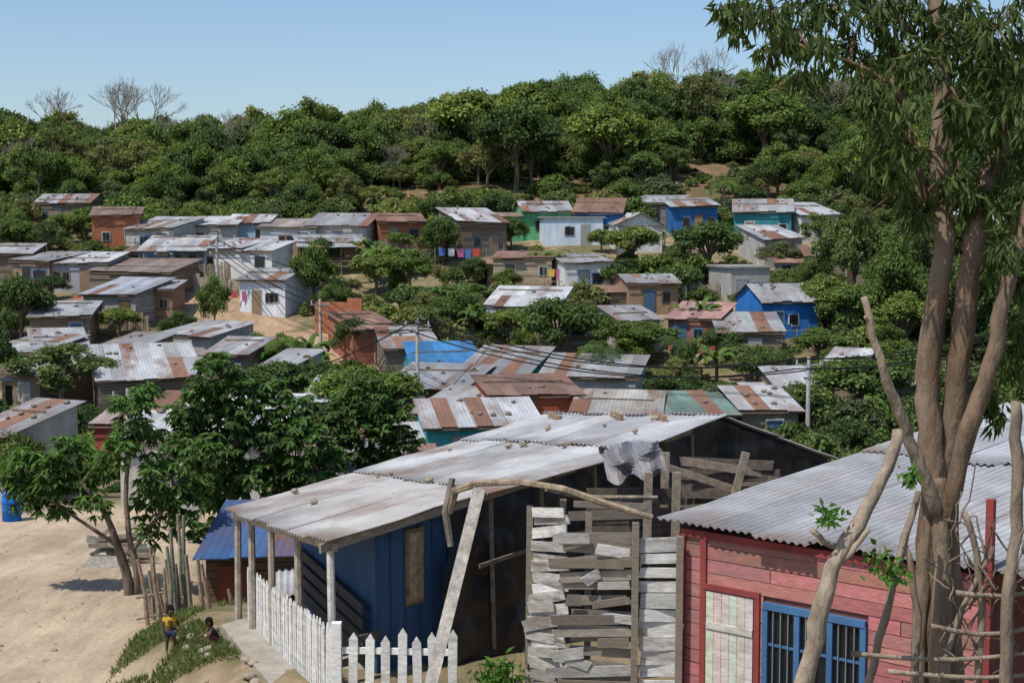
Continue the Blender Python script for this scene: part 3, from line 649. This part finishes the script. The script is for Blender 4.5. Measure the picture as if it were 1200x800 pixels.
for i in range(16):
    y=632+i*11; planks(random.choice([648,655,700]),random.choice([745,735,690]),y,y+3,19.35,19.33,13,random.choice([WPK,(.3,.25,.19),(.24,.2,.16),(.42,.37,.3)]),.6,8,5,skew=6)
planks(748,798,638,850,19.4,19.35,16.5,(.74,.73,.70),.5,2,1.5,skew=1.5,gap=.95)
for x,y0_,y1_,d in [(621,592,860,20.0),(660,585,860,19.8),(745,612,860,19.3),(797,628,860,19.25),(690,600,860,19.6)]: mb.beam(W(x,y0_,d),W(x-3,y1_,d),.09,.08,(.26,.22,.17),up=(1,0,0))
planks(668,760,592,612,20.5,20.2,11,(.2,.17,.14),0,5,3)
mb.obj("planks",M_peel,E)
E=empty("board_shed"); mb=MB()
planks(800,910,538,610,25.2,24.5,14,(.17,.14,.115),0,10,4,skew=9); planks(742,800,575,640,23.5,23.5,12,(.14,.115,.095),0,5,3,skew=6); planks(690,745,575,640,23.6,23.5,12,(.13,.11,.09),0,5,3)
for x,a,b2,d in [(760,553,640,22.6),(793,553,640,22.5),(868,530,600,24.2),(780,530,600,23.9)]: mb.beam(W(x+6 if x==868 else x,a,d),W(x-12 if x==868 else x-2,b2,d),.13,.09,(.3,.25,.19),up=(1,0,0))
mb.beam(W(775,545,24.6),W(912,590,24.2),.12,.05,(.22,.18,.14)); mb.beam(W(800,540,24.9),W(905,556,24.6),.14,.04,(.25,.2,.16))
mb.obj("boards",M_wood,E)
mb=MB(); vs=[];fs=[]
for i in range(17):
    for j in range(9):
        p=W(704+i*4.4+j*1.0-(3 if j<3 else 0),523+j*5.0-i*.35+5*math.sin(i*.7)*(j/8),23.2-.05*j); p.y+=.1*math.sin(i*.8+j*.4)+.2*noise.noise(p*4); p.z+=.08*noise.noise(p*4); vs.append(p)
for i in range(16):
    for j in range(8): o=i*9+j; fs.append((o,o+9,o+10,o+1))
mb.add(vs,fs,(.19,.21,.24,.5)); mb.obj("crumpled_metal_sheet",M_corrN,None,False)
# ===== pink house =====
E=empty("pink_board_house"); C0=W(765,612,19.5); ed=Vector((.776,-.63,0)).normalized(); bk=Vector((.63,.776,0)).normalized()
far=W(1200,465,28); dpth=(far-C0); slope=dpth.z/Vector((dpth.x,dpth.y,0)).length
vd=Vector((dpth.x,dpth.y,0)).normalized()
Lw=7.0; LD=11.0
def RP(s,t): return Vector((C0.x,C0.y,C0.z))+ed*s+vd*t+Vector((0,0,slope*t))
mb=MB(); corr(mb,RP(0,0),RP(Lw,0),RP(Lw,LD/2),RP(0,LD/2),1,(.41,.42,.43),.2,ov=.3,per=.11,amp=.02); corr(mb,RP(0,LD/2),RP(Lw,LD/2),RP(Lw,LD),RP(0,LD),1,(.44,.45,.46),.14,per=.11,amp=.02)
mb.obj("roof",M_corrN,E,True)
W0=Vector((2.38,19.45,0))
def pw(s,z,o=0): return W0+ed*s-bk*o+Vector((0,0,z))
mb=MB(); prism(mb,[pw(0,0),pw(4.35,0),pw(4.35,0)+vd*9,pw(0,0)+vd*9],-9,[C0.z-.06]*2+[C0.z+slope*9-.06]*2,(.2,.08,.07)); mb.obj("wall_core",M_wall,E)
mb=MB(); z=C0.z-.16; PK=(.50,.20,.18)
def seg(s0,s1,z0,hh,o=.02):
    k=U(.78,1.15); mb.beam(pw(s0,z0,o),pw(s1,z0+U(-.006,.006),o+U(0,.008)),hh*.93,.022,(PK[0]*k,PK[1]*k*U(.85,1.15),PK[2]*k*U(.9,1.1),U(.0,.8)))
while z>-7.6:
    hh=.185; top=z+hh/2; bot=z-hh/2
    segs=[(0.03,4.3)]
    if bot<-4.98: segs=[(.03,.42),(1.2,4.3)]
    if bot<-4.98 and top>-6.3: segs=[(.03,.42),(1.2,1.28),(2.78,4.3)]
    for a,b2 in segs:
        if b2-a>1.3:
            mm=a+(b2-a)*U(.25,.75); seg(a,mm-.012,z,hh); seg(mm,b2,z,hh)
        else: seg(a,b2,z,hh)
    z-=hh
mb.obj("cladding",M_peel,E)
mb=MB(); MR=(.27,.06,.055)
for s in (0.02,.36): mb.beam(pw(s,C0.z-.12,.05),pw(s,-7.8,.05),.09,.04,MR,up=ed)
mb.beam(pw(1.2,-4.95,.05),pw(1.2,-7.8,.05),.08,.04,MR,up=ed); mb.beam(pw(.36,-4.97,.055),pw(1.24,-4.97,.055),.08,.04,MR); mb.beam(pw(0,C0.z-.1,.055),pw(4.3,C0.z-.1,.055),.1,.04,MR)
mb.beam(pw(4.35,C0.z+.9,.15),pw(4.35,-7.8,.15),.09,.09,MR,up=ed); mb.obj("trim",M_wall,E)
mb=MB()
for i in range(6): mb.beam(pw(.47+i*.122,-5.03,.045),pw(.47+i*.122,-7.6,.045),.116,.03,tuple(c*U(.85,1.05) for c in (.68,.65,.58))+(.3,),up=ed)
mb.beam(pw(.42,-5.5,.07),pw(1.14,-5.5,.07),.09,.02,(.6,.58,.5,.3)); mb.obj("door",M_peel,E)
mb=MB(); BF=(.06,.15,.30)
for a,b2,c,d_ in [(1.3,-5.08,2.76,-5.08),(1.3,-6.22,2.76,-6.22)]: mb.beam(pw(a,b2,.06),pw(c,d_,.06),.09,.07,BF)
for s in (1.33,1.8,2.27,2.73): mb.beam(pw(s,-5.12,.055),pw(s,-6.18,.055),.08,.06,BF,up=ed)
for s in (1.45,1.56,1.67,1.93,2.06,2.39,2.5,2.61): mb.beam(pw(s,-5.12,.07),pw(s,-6.18,.07),.014,.014,(.2,.22,.25),up=ed)
mb.beam(pw(1.36,-5.6,.045),pw(2.7,-5.6,.045),.03,.03,BF); mb.obj("window_frame",M_wall,E)
mb=MB(); mb.beam(pw(1.35,-5.65,.02),pw(2.72,-5.65,.02),1.05,.02,(.01,.012,.015)); mb.obj("window_glass",M_glass,E)
# ===== big tree on the right =====
def limb(mb,pts,r0,r1,col,n=9,wob=.1):
    P=[W(*q) for q in pts]; out=[]
    for i in range(len(P)-1):
        for k in range(5):
            t=k/5; p0=P[max(i-1,0)];p1=P[i];p2=P[i+1];p3=P[min(i+2,len(P)-1)]
            q=.5*((2*p1)+(p2-p0)*t+(2*p0-5*p1+4*p2-p3)*t*t+(3*p1-p0-3*p2+p3)*t**3)
            out.append(q+Vector((U(-1,1),U(-1,1),0))*.014)
    out.append(P[-1]); m=len(out); rad=[(r0+(r1-r0)*i/(m-1))*(1+.1*noise.noise(out[i]*2.5)) for i in range(m)]
    mb.tube(out,rad,(*col,U(.2,.8)),n,0,wob); return out
E=empty("tall_multi_stem_tree"); mb=MB(); BK=(.19,.125,.08); LBK=(.34,.275,.205); tr=[]
tr+=limb(mb,[(1086,905,12),(1088,800,12),(1088,690,12),(1094,600,12),(1090,500,12),(1088,420,12),(1106,300,12),(1100,180,12.1),(1104,80,12.2),(1092,-30,12.3),(1070,-200,12.3)],.14,.055,BK,12)
tr+=limb(mb,[(1114,905,12.2),(1113,700,12.2),(1108,580,12.1),(1118,480,12),(1128,380,11.9),(1142,280,11.9),(1165,190,12),(1190,110,12),(1215,20,12.1),(1235,-100,12)],.125,.06,BK)
tr+=limb(mb,[(1100,640,11.9),(1130,520,11.7),(1160,430,11.6),(1180,340,11.6),(1205,250,11.6),(1240,100,11.6)],.085,.045,BK)
tr+=limb(mb,[(1098,905,11.8),(1102,760,11.8),(1104,640,11.8),(1100,560,11.85)],.1,.06,(.25,.19,.135))
tr+=limb(mb,[(1072,905,11.9),(1076,760,11.9),(1086,640,11.95),(1092,560,12)],.075,.05,(.22,.17,.12))
limb(mb,[(1098,600,11.8),(1075,540,11.7),(1052,480,11.6),(1030,420,11.5),(1012,348,11.5)],.065,.028,LBK)
limb(mb,[(1030,420,11.5),(1022,390,11.5),(1014,370,11.45)],.025,.012,LBK,6)
tr+=limb(mb,[(1106,300,12),(1080,210,12),(1060,120,12.1),(1050,40,12.2),(1030,-40,12.2)],.04,.016,BK,7)
tr+=limb(mb,[(1104,90,12.2),(1060,30,12.2),(1000,-5,12.2),(930,-10,12.1),(870,-5,12.1)],.035,.01,BK,7)
tr+=limb(mb,[(1142,280,11.9),(1120,180,12.2),(1130,80,12.3),(1140,-40,12.4)],.04,.025,BK,7)
tr+=limb(mb,[(1060,120,12.1),(1030,90,12),(990,70,12),(950,60,12)],.02,.008,BK,6)
mb.obj("trunks",M_bark,E,True)
mb=MB(); lf=MB()
CL=[(850,10,12),(875,20,18),(905,8,20),(935,14,22),(975,10,26),(1020,15,28),(1060,12,26),(920,48,12),(945,85,10),(962,62,16),(1000,60,22),(1045,65,24),(1012,108,18),(1052,122,24),(1036,152,18),(1062,178,20),(1046,206,16),(1068,238,16),(1020,185,10),(1125,22,38),(1170,30,38),(1200,60,38),(1150,80,32),(1190,120,34),(1125,120,18),(1150,150,26),(1195,190,34),(1165,225,26),(1140,240,14),(1190,275,32),(1170,300,16),(1195,330,22),(1170,480,13),(1150,455,9),(1185,420,14),(1125,215,18),(1010,255,6),(895,60,9),(1078,70,20),(1100,45,18),(1075,262,12),(1192,385,16)]
for px,py,r in CL:
    c=W(px,py,12+U(-.5,.5)); R=r/F*12*1.25
    t0=min(tr,key=lambda q:(q-c).length)
    mb.tube([t0,t0.lerp(c,.5)+Vector((0,0,.12)),c],[.018,.012,.006],BK,5)
    nt_=max(5,int(r*.95))
    for k in range(nt_):
        d=rng.normal(size=3); d/=np.linalg.norm(d); tip=np.array(c)+d*R*(.35+.85*rng.random())
        mb.tube([c,Vector(tip)],[.006,.003],(.16,.15,.07),3)
        n=8; P=tip+rng.normal(size=(n,3))*.035; D=rng.normal(size=(n,3))*.45+d*.3; D[:,2]-=1.0; N=rng.normal(size=(n,3))
        C=np.array((.08,.115,.034))[None]*(.45+1.1*rng.random((n,1)))
        lf.leaves(P,D,N,.10+.08*rng.random(n),.026+.014*rng.random(n),C)
mb.obj("twigs",M_bark,E); lf.obj("foliage",M_leafN,E)
b_=W(1132,455,12.25); mb=MB(); mb.tube([b_+Vector((0,0,.13)),b_+Vector((.01,0,.09)),b_+Vector((0,0,.03)),b_+Vector((-.01,0,-.05)),b_+Vector((0,0,-.1))],[.015,.035,.07,.08,.03],(.42,.42,.42),9,0,.3); mb.obj("snagged_plastic_bag",M_cloth,None,True)
E=empty("dead_branch_prop"); mb=MB()
limb(mb,[(1052,505,11.2),(1035,560,11.1),(1005,615,11),(975,665,10.9),(958,730,10.8),(935,830,10.7)],.045,.075,LBK,9,.14)
limb(mb,[(1008,618,11),(978,640,11),(950,620,11)],.03,.022,LBK,7); limb(mb,[(975,665,10.9),(1000,645,10.9),(1018,620,10.9)],.028,.018,LBK,7)
mb.obj("wood",M_bark,E,True)
E=empty("rustic_stick_fence"); mb=MB()
for pts,a,b2 in [([(1075,575,11.5),(1050,670,11.4),(1018,800,11.3),(1010,860,11.3)],.028,.042),([(1190,470,11),(1192,600,11),(1180,720,11),(1178,870,11)],.045,.055),([(1130,600,11.2),(1150,700,11.2),(1140,860,11.2)],.025,.035),([(1062,640,11.3),(1075,720,11.3),(1070,860,11.3)],.025,.03),([(1165,640,11.2),(1125,720,11.2),(1100,800,11.2)],.02,.025)]: limb(mb,pts,a,b2,(.27,.215,.16),7,.14)
for y,a,b2 in [(765,1000,1230),(735,1090,1230),(690,1120,1230),(785,1040,1230)]: limb(mb,[(a,y+U(-5,5),11.1),((a+b2)/2,y+8,11.15),(b2,y+U(-8,8),11.1)],.024,.018,(.3,.24,.18),6)
for k in range(34):
    x=U(1110,1215); y=U(620,790); limb(mb,[(x,y,11.1+U(-.2,.3)),(x+U(-30,30),y-U(15,50),11.2),(x+U(-50,50),y-U(30,90),11.2)],.01,.004,(.2,.16,.13),4)
mb.obj("sticks",M_bark,E,True)
lf=MB()
for px,py,r in [(970,605,10),(1030,660,14),(1050,672,10),(1068,560,8)]:
    c=np.array(W(px,py,10.9)); n=60; P=c+rng.normal(size=(n,3))*r/F*8; D=rng.normal(size=(n,3)); N=rng.normal(size=(n,3)); N[:,2]+=1; C=np.array((.09,.2,.035))[None]*(.6+.8*rng.random((n,1))); lf.leaves(P,D,N,.05+.05*rng.random(n),.03+.02*rng.random(n),C)
for px,py in [(580,800),(590,790),(572,806),(600,808)]:
    c=np.array(W(px,py,18.8)); n=90; P=c+rng.normal(size=(n,3))*.12; D=rng.normal(size=(n,3)); D[:,2]+=.6; N=rng.normal(size=(n,3)); C=np.array((.08,.17,.03))[None]*(.6+.8*rng.random((n,1))); lf.leaves(P,D,N,.12+.08*rng.random(n),.05,C)
lf.obj("climbing_vine",M_leafN)
# ===== left roadside trees =====
def ltree(name,trunks,CL,d,L=.26,Wd=.085,dens=1.0,base=(.045,.10,.02)):
    E=empty(name); mb=MB(); lf=MB(); tr=[]
    for pts,a,b2 in trunks: tr+=limb(mb,pts,a,b2,(.17,.13,.1),8)
    for px,py,r in CL:
        c=W(px,py,d+U(-1,1)*r/F*d*1.2); R=r/F*d
        t0=min(tr,key=lambda q:(q-c).length); mb.tube([t0,t0.lerp(c,.5)+Vector((0,0,.1)),c],[.03,.02,.01],(.17,.13,.1),5)
        for k in range(int(dens*max(8,(R/.3)**2*11))):
            dd=rng.normal(size=3); dd/=np.linalg.norm(dd); dd[2]=abs(dd[2])*(1 if rng.random()<.7 else -1)
            tip=np.array(c)+dd*R*(.5+.55*rng.random()); n=9
            if k%3==0: mb.tube([c,Vector(tip)],[.012,.005],(.14,.13,.07),3)
            th=rng.random(n)*6.28; D=np.stack([np.cos(th),np.sin(th),-.15-.9*rng.random(n)],1)+dd*.35
            N=rng.normal(size=(n,3))*.3; N[:,2]+=1
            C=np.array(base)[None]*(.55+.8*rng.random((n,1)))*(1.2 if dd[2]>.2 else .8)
            lf.leaves(np.tile(tip,(n,1)),D,N,L*(.7+.5*rng.random(n)),Wd*(.8+.5*rng.random(n)),C)
    mb.obj("trunk_and_limbs",M_bark,E,True); lf.obj("foliage",M_leafN,E)
ltree("roadside_mango_tree",[([(152,730,34),(150,680,34),(138,640,34),(122,600,34),(95,565,34)],.14,.045),([(158,725,34.2),(160,670,34),(150,620,34),(148,560,34),(160,500,34)],.1,.035),([(150,650,34),(175,620,34),(195,590,33.8),(205,565,33.8)],.07,.03),([(138,640,34),(80,600,34.2),(45,575,34)],.05,.03)],
 [(35,545,26),(60,575,26),(30,580,22),(85,530,26),(95,565,24),(110,590,16),(75,600,16),(155,480,24),(165,510,26),(140,525,22),(170,460,16),(190,560,28),(180,590,24),(205,585,20),(215,610,18),(225,570,18),(175,625,14),(120,545,18),(10,560,20),(60,550,20)],34,L=.3,dens=1.25,base=(.09,.165,.042))
ltree("roadside_tree",[([(300,730,41),(298,650,41),(290,590,41),(280,530,41),(262,470,41)],.2,.06),([(298,640,41),(325,590,41),(345,550,41)],.1,.04),([(290,600,41),(250,560,41),(230,520,41)],.1,.04)],
 [(255,435,26),(240,465,28),(275,455,26),(220,490,26),(255,495,34),(290,485,30),(300,460,20),(325,465,22),(215,525,30),(250,535,32),(290,525,36),(330,510,30),(350,480,20),(360,520,30),(330,550,32),(370,555,28),(300,565,28),(345,580,26),(390,540,18),(265,575,26),(230,560,24),(385,575,16),(310,600,16),(250,600,18),(240,625,14)],41,L=.32,Wd=.12,base=(.08,.145,.042))
ltree("shade_tree",[([(440,640,50),(438,560,50),(430,490,50)],.15,.06)],[(430,470,32),(400,490,28),(455,490,30),(470,520,24),(430,510,34),(395,520,20),(440,540,24)],50,L=.3,Wd=.13,base=(.08,.135,.04))
ltree("shade_tree",[([(0,640,52),(0,560,52),(-5,500,52)],.15,.06)],[(0,500,26),(-20,530,30),(5,545,22),(10,520,20),(-30,480,30)],52,L=.3,Wd=.13,base=(.06,.11,.035))
# ===== roadside: stick fence, hut, wood pile, barrel =====
mb=MB()
for px,pt in [(165,655),(172,668),(180,650),(186,672),(192,640),(199,618),(206,602),(212,604),(217,650),(170,690),(178,686),(204,660),(232,655),(240,660),(268,690),(190,665),(175,640),(183,690),(209,640),(195,655)]:
    d=31+U(-.8,.8); g0=T((px-600)/F*d,d); t=W(px+U(-4,4),pt,d); mb.tube([((px-600)/F*d,d,g0-.2),t.lerp(Vector(((px-600)/F*d,d,g0)),.5)+Vector((U(-.05,.05),0,0)),t],[.06,.05,.04],(.27*U(.7,1.2),.21,.15),6,0,.1)
for pt in (700,725): mb.tube([W(160,pt,31),W(190,pt-6,31),W(222,pt+2,31)],[.035]*3,(.26,.2,.15),6)
mb.obj("pole_fence",M_wood)
E=empty("small_hut"); mb=MB(); p=W(275,700,33.5); gx=T(p.x,p.y); x0=W(232,700,33).x; x1=W(345,700,33).x
mb.box((x0+.2,33,gx-1),(x1,36,-7.75),(.13,.075,.045)); mb.obj("walls",M_board,E)
mb=MB(); q4(mb,(x0,32.6,-7.8),(x1+.2,32.6,-7.75),(x1+.2,36.4,-7.15),(x0,36.4,-7.2),(.045,.11,.25),.5); mb.obj("roof",M_corr,E)
mb=MB(); mb.box((x0+.5,32.93,gx-.3),(x0+1.2,32.99,-8.05),(.2,.06,.03)); mb.obj("door",M_wall,E)
E=empty("low_lean_to"); mb=MB(); corr(mb,W(318,700,30),W(470,690,30),W(470,628,37),W(318,632,37),2,(.46,.46,.45),.15); mb.obj("roof",M_corrN,E,True)
mb=MB(); a=W(322,700,30.4);b2=W(466,690,30.4); mb.box((a.x,30.4,-10.5),(b2.x,36,a.z-.15),(.15,.12,.1)); mb.obj("walls",M_board,E)
mb=MB()
for k in range(30):
    px=U(100,132); a=W(px,U(660,690),38+U(-.5,.5)); a.z=T(a.x,a.y)+U(.05,.7); b2=a+Vector((U(.4,1.3),U(-.3,.3),U(-.35,.4))); mb.beam(a,b2,.12,.04,(.3*U(.6,1.2),.26,.21))
for k in range(14):
    a=W(108+k*3.2,652,37.5); q=W(96+k*3.4,694,37.2); q.z=T(q.x,q.y)-.05; mb.beam(a,q,.09,.03,(.3,.27,.23),up=(1,0,0))
mb.obj("wood_pile",M_wood)
p=hit(14,612,0,25); mb=MB(); pts=[(0,.27),(.02,.29),(.3,.29),(.33,.31),(.36,.29),(.6,.29),(.63,.31),(.66,.29),(.88,.28),(.9,.2)]; mb.tube([(p.x,p.y,p.z+z) for z,_ in pts],[r for _,r in pts],(.02,.14,.5),16); mb.obj("blue_water_barrel",M_cloth,None,True)
lf=MB(); n=11000; X=rng.uniform(-7.6,-3.6,n*2); Y=rng.uniform(22.5,28.6,n*2); keep=[]
for x,y in zip(X,Y):
    xf=-2.75-(min(y,27.5)-20)*.45; s=xf-x
    if .2<s<2.6+.5*math.sin(y*2) and noise.noise(Vector((x*.8,y*.8,0)))>-.1: keep.append((x,y,T(x,y)))
for _ in range(2600):   # weeds along the road edge
    y=U(30,47); x=-6.0-U(0,1.8)-(y-30)*.05
    if noise.noise(Vector((x*.9,y*.5,7)))>.05: keep.append((x,y,T(x,y)))
P=np.array(keep); n=len(P); D=rng.normal(size=(n,3))*.45; D[:,2]+=1; N=rng.normal(size=(n,3)); N[:,2]*=.2
lf.leaves(P,D,N,.06+.13*rng.random(n),.02+.015*rng.random(n),np.array((.16,.19,.07))[None]*(.5+.9*rng.random((n,1)))); lf.obj("grass_bank",M_leafN)
mb=MB()
for k in range(320):
    y=U(24,48); x=-2.75-(min(y,27.5)-20)*.45-U(.3,9)
    r=U(.012,.04) if random.random()<.94 else U(.05,.1); mb.rock((x,y,T(x,y)+r*.3),r,(.34,.27,.2))
for k in range(26):
    y=U(20,27); x=-2.85-(y-20)*.45-U(0,.7); mb.rock((x,y,T(x,y)+.03),U(.05,.12),(.33,.28,.22))
mb.obj("roadside_stones",M_conc)
# ===== children =====
def figure(name,loc,rot,J,shirt,shorts,s):
    E=empty(name,loc,rot)
    def skin(nm,chains,mat,col,sub=2):
        vs=[];es=[];rs=[];idx={}
        for ch in chains:
            prev=None
            for key,co,r in ch:
                if key not in idx: idx[key]=len(vs); vs.append(tuple(c*s for c in co)); rs.append(r*s)
                if prev is not None: es.append((prev,idx[key]))
                prev=idx[key]
        es=list(dict.fromkeys(es))
        me=bpy.data.meshes.new(nm); me.from_pydata(vs,es,[])
        o=bpy.data.objects.new(nm,me); bpy.context.scene.collection.objects.link(o); o.parent=E
        m=o.modifiers.new("s",'SKIN'); m.use_smooth_shade=True
        for i,r in enumerate(rs): me.skin_vertices[0].data[i].radius=(r,r)
        me.skin_vertices[0].data[0].use_root=True
        m2=o.modifiers.new("sub",'SUBSURF'); m2.levels=m2.render_levels=sub
        bpy.context.view_layer.update(); dg=bpy.context.evaluated_depsgraph_get(); nm2=bpy.data.meshes.new_from_object(o.evaluated_get(dg))
        for a in list(nm2.color_attributes): nm2.color_attributes.remove(a)
        a=nm2.color_attributes.new("Col",'FLOAT_COLOR','POINT'); a.data.foreach_set("color",list((*col,0))*len(nm2.vertices))
        o.modifiers.clear(); o.data=nm2; nm2.materials.clear(); nm2.materials.append(mat)
    SK=(.13,.06,.035); ch=[]
    ch.append([('pel',J['pel'],.085),('chest',J['chest'],.095),('neck',J['neck'],.035),('head0',J['head0'],.05)])
    for sd in 'LR':
        ch.append([('chest',J['chest'],.095),('sh'+sd,J['sh'+sd],.036),('el'+sd,J['el'+sd],.026),('wr'+sd,J['wr'+sd],.018),('pa'+sd,J['pa'+sd],.022)])
        ch.append([('pel',J['pel'],.085),('hip'+sd,J['hip'+sd],.056),('kn'+sd,J['kn'+sd],.04),('an'+sd,J['an'+sd],.026),('toe'+sd,J['toe'+sd],.024)])
        pa=Vector(J['pa'+sd]); wr=Vector(J['wr'+sd]); d=(pa-wr).normalized(); sidev=d.cross(Vector((1,0,0))).normalized() if abs(d.x)<.8 else Vector((0,1,0))
        for k,(o_,ln) in enumerate([(-.5,.85),(-.17,1),(.17,.95),(.5,.75)]):
            b0=pa+sidev*o_*.04; ch.append([('pa'+sd,J['pa'+sd],.022),(f'f{k}a{sd}',tuple(b0+d*.025),.0075),(f'f{k}b{sd}',tuple(b0+d*.055*ln+Vector((0,.008,0))),.006)])
        ch.append([('pa'+sd,J['pa'+sd],.022),('th'+sd,tuple(pa+sidev*-.04+d*.01),.008),('th2'+sd,tuple(pa+sidev*-.05+d*.03),.006)])
    skin("body",ch,M_skin,SK)
    skin("shirt",[[('a',J['pel'],.095),('b',J['chest'],.11),('c',tuple(Vector(J['chest']).lerp(Vector(J['neck']),.5)),.07)]]+[[('b',J['chest'],.11),('s'+q,J['sh'+q],.05),('m'+q,tuple(Vector(J['sh'+q]).lerp(Vector(J['el'+q]),.5)),.042)] for q in 'LR'],M_cloth,shirt)
    skin("shorts",[[('a',J['pel'],.1)]+[('h'+q,J['hip'+q],.072),('k'+q,tuple(Vector(J['hip'+q]).lerp(Vector(J['kn'+q]),.6)),.062)] for q in 'LR'],M_cloth,shorts)
    mb=MB(); hc=Vector(J['head'])*s; n=16; vs=[];fs=[]
    for i in range(11):
        ph=math.pi*i/10
        for j in range(n):
            th=2*math.pi*j/n; y=-math.cos(th); x=math.sin(th); rr=math.sin(ph)
            p=Vector((x*rr*.085,y*rr*.1,math.cos(ph)*.115))
            if p.z<-.03: p.x*=.85
            if abs(x*rr)<.2 and y<0 and abs(p.z+.015)<.03: p.y-=.014
            vs.append(hc+p*s)
    for i in range(10):
        for j in range(n): fs.append((i*n+j,i*n+(j+1)%n,(i+1)*n+(j+1)%n,(i+1)*n+j))
    mb.add(vs,fs,SK)
    for q in (-1,1):
        mb.rock(hc+Vector((q*.088,0,-.005))*s,.02*s,SK,0,1.4); mb.rock(hc+Vector((q*.032,-.094,.012))*s,.011*s,(.6,.6,.58)); mb.rock(hc+Vector((q*.032,-.102,.012))*s,.006*s,(.01,.01,.01))
    mb.beam(hc+Vector((-.025,-.094,-.05))*s,hc+Vector((.025,-.094,-.05))*s,.01*s,.008*s,(.2,.05,.04)); mb.obj("head",M_skin,E,True)
    hb=MB(); vs=[];fs=[]
    for i in range(6):
        ph=math.pi*.5*i/5*1.05
        for j in range(n):
            th=2*math.pi*j/n; y=-math.cos(th); x=math.sin(th); e=.04 if y>0 else 0
            vs.append(hc+Vector((x*math.sin(ph)*.094,y*math.sin(ph)*.108+.008,math.cos(ph)*.125+.006-(e*math.sin(ph)*2 if i>3 else 0)))*s)
    for i in range(5):
        for j in range(n): fs.append((i*n+j,i*n+(j+1)%n,(i+1)*n+(j+1)%n,(i+1)*n+j))
    hb.add(vs,fs,(.012,.01,.009)); hb.obj("hair",M_cloth,E,True)
JS=dict(pel=(0,0,.5),chest=(0,-.01,.7),neck=(0,0,.81),head0=(0,-.01,.86),head=(0,-.02,.93),shL=(-.12,0,.76),shR=(.12,0,.76),elL=(-.17,.01,.6),elR=(.17,-.02,.6),wrL=(-.18,-.06,.47),wrR=(.14,-.13,.52),paL=(-.18,-.08,.43),paR=(.11,-.17,.52),hipL=(-.06,0,.45),hipR=(.06,0,.45),knL=(-.075,-.02,.25),knR=(.08,-.05,.25),anL=(-.08,.02,.045),anR=(.09,.0,.045),toeL=(-.09,-.08,.022),toeR=(.1,-.1,.022))
JQ=dict(pel=(0,0,.14),chest=(0,-.1,.33),neck=(0,-.13,.43),head0=(0,-.15,.48),head=(0,-.18,.55),shL=(-.12,-.12,.39),shR=(.12,-.12,.39),elL=(-.17,-.2,.28),elR=(.17,-.2,.28),wrL=(-.1,-.31,.24),wrR=(.1,-.31,.2),paL=(-.07,-.34,.22),paR=(.07,-.35,.17),hipL=(-.07,-.02,.13),hipR=(.07,-.02,.13),knL=(-.13,-.2,.28),knR=(.13,-.2,.28),anL=(-.12,-.1,.045),anR=(.12,-.1,.045),toeL=(-.13,-.2,.022),toeR=(.13,-.2,.022))
p=hit(200,768,0,24); figure("standing_child",(p.x,p.y,p.z+.0),.5,JS,(.6,.38,.05),(.05,.06,.12),.85)
p=hit(254,758,0,24); figure("crouching_child",(p.x,p.y,p.z+.0),-1.2,JQ,(.04,.04,.05),(.08,.05,.05),.75)
# ---------- light, sky, camera ----------
sv=Vector((-.5,-.45,0)).normalized(); el=math.radians(61); to=Vector((sv.x*math.cos(el),sv.y*math.cos(el),math.sin(el)))
sd=bpy.data.lights.new("sun",'SUN'); sd.energy=4.3; sd.angle=math.radians(.5); sd.color=(1,.95,.87); so=bpy.data.objects.new("sun",sd); so.rotation_euler=to.to_track_quat('Z','Y').to_euler(); bpy.context.scene.collection.objects.link(so)
w=bpy.data.worlds.new("World"); bpy.context.scene.world=w; w.use_nodes=True; nt=w.node_tree; bg=nt.nodes['Background']; sk=nt.nodes.new('ShaderNodeTexSky'); sk.sky_type='NISHITA'; sk.sun_disc=False; sk.sun_elevation=el; sk.sun_rotation=math.atan2(to.x,to.y); sk.air_density=1.0; sk.dust_density=1.0; sk.ozone_density=4.5
nt.links.new(sk.outputs[0],bg.inputs[0]); bg.inputs[1].default_value=.14
cd=bpy.data.cameras.new("camera"); cd.lens=F*36/1200; cd.sensor_width=36; cd.clip_end=9000; cd.clip_start=.1; co=bpy.data.objects.new("camera",cd); co.rotation_euler=(math.pi/2-PITCH,0,0); bpy.context.scene.collection.objects.link(co); bpy.context.scene.camera=co
sc=bpy.context.scene; sc.view_settings.view_transform='Standard'; sc.view_settings.look='None'; sc.view_settings.exposure=0
print("forest",cnt,"bush",k)
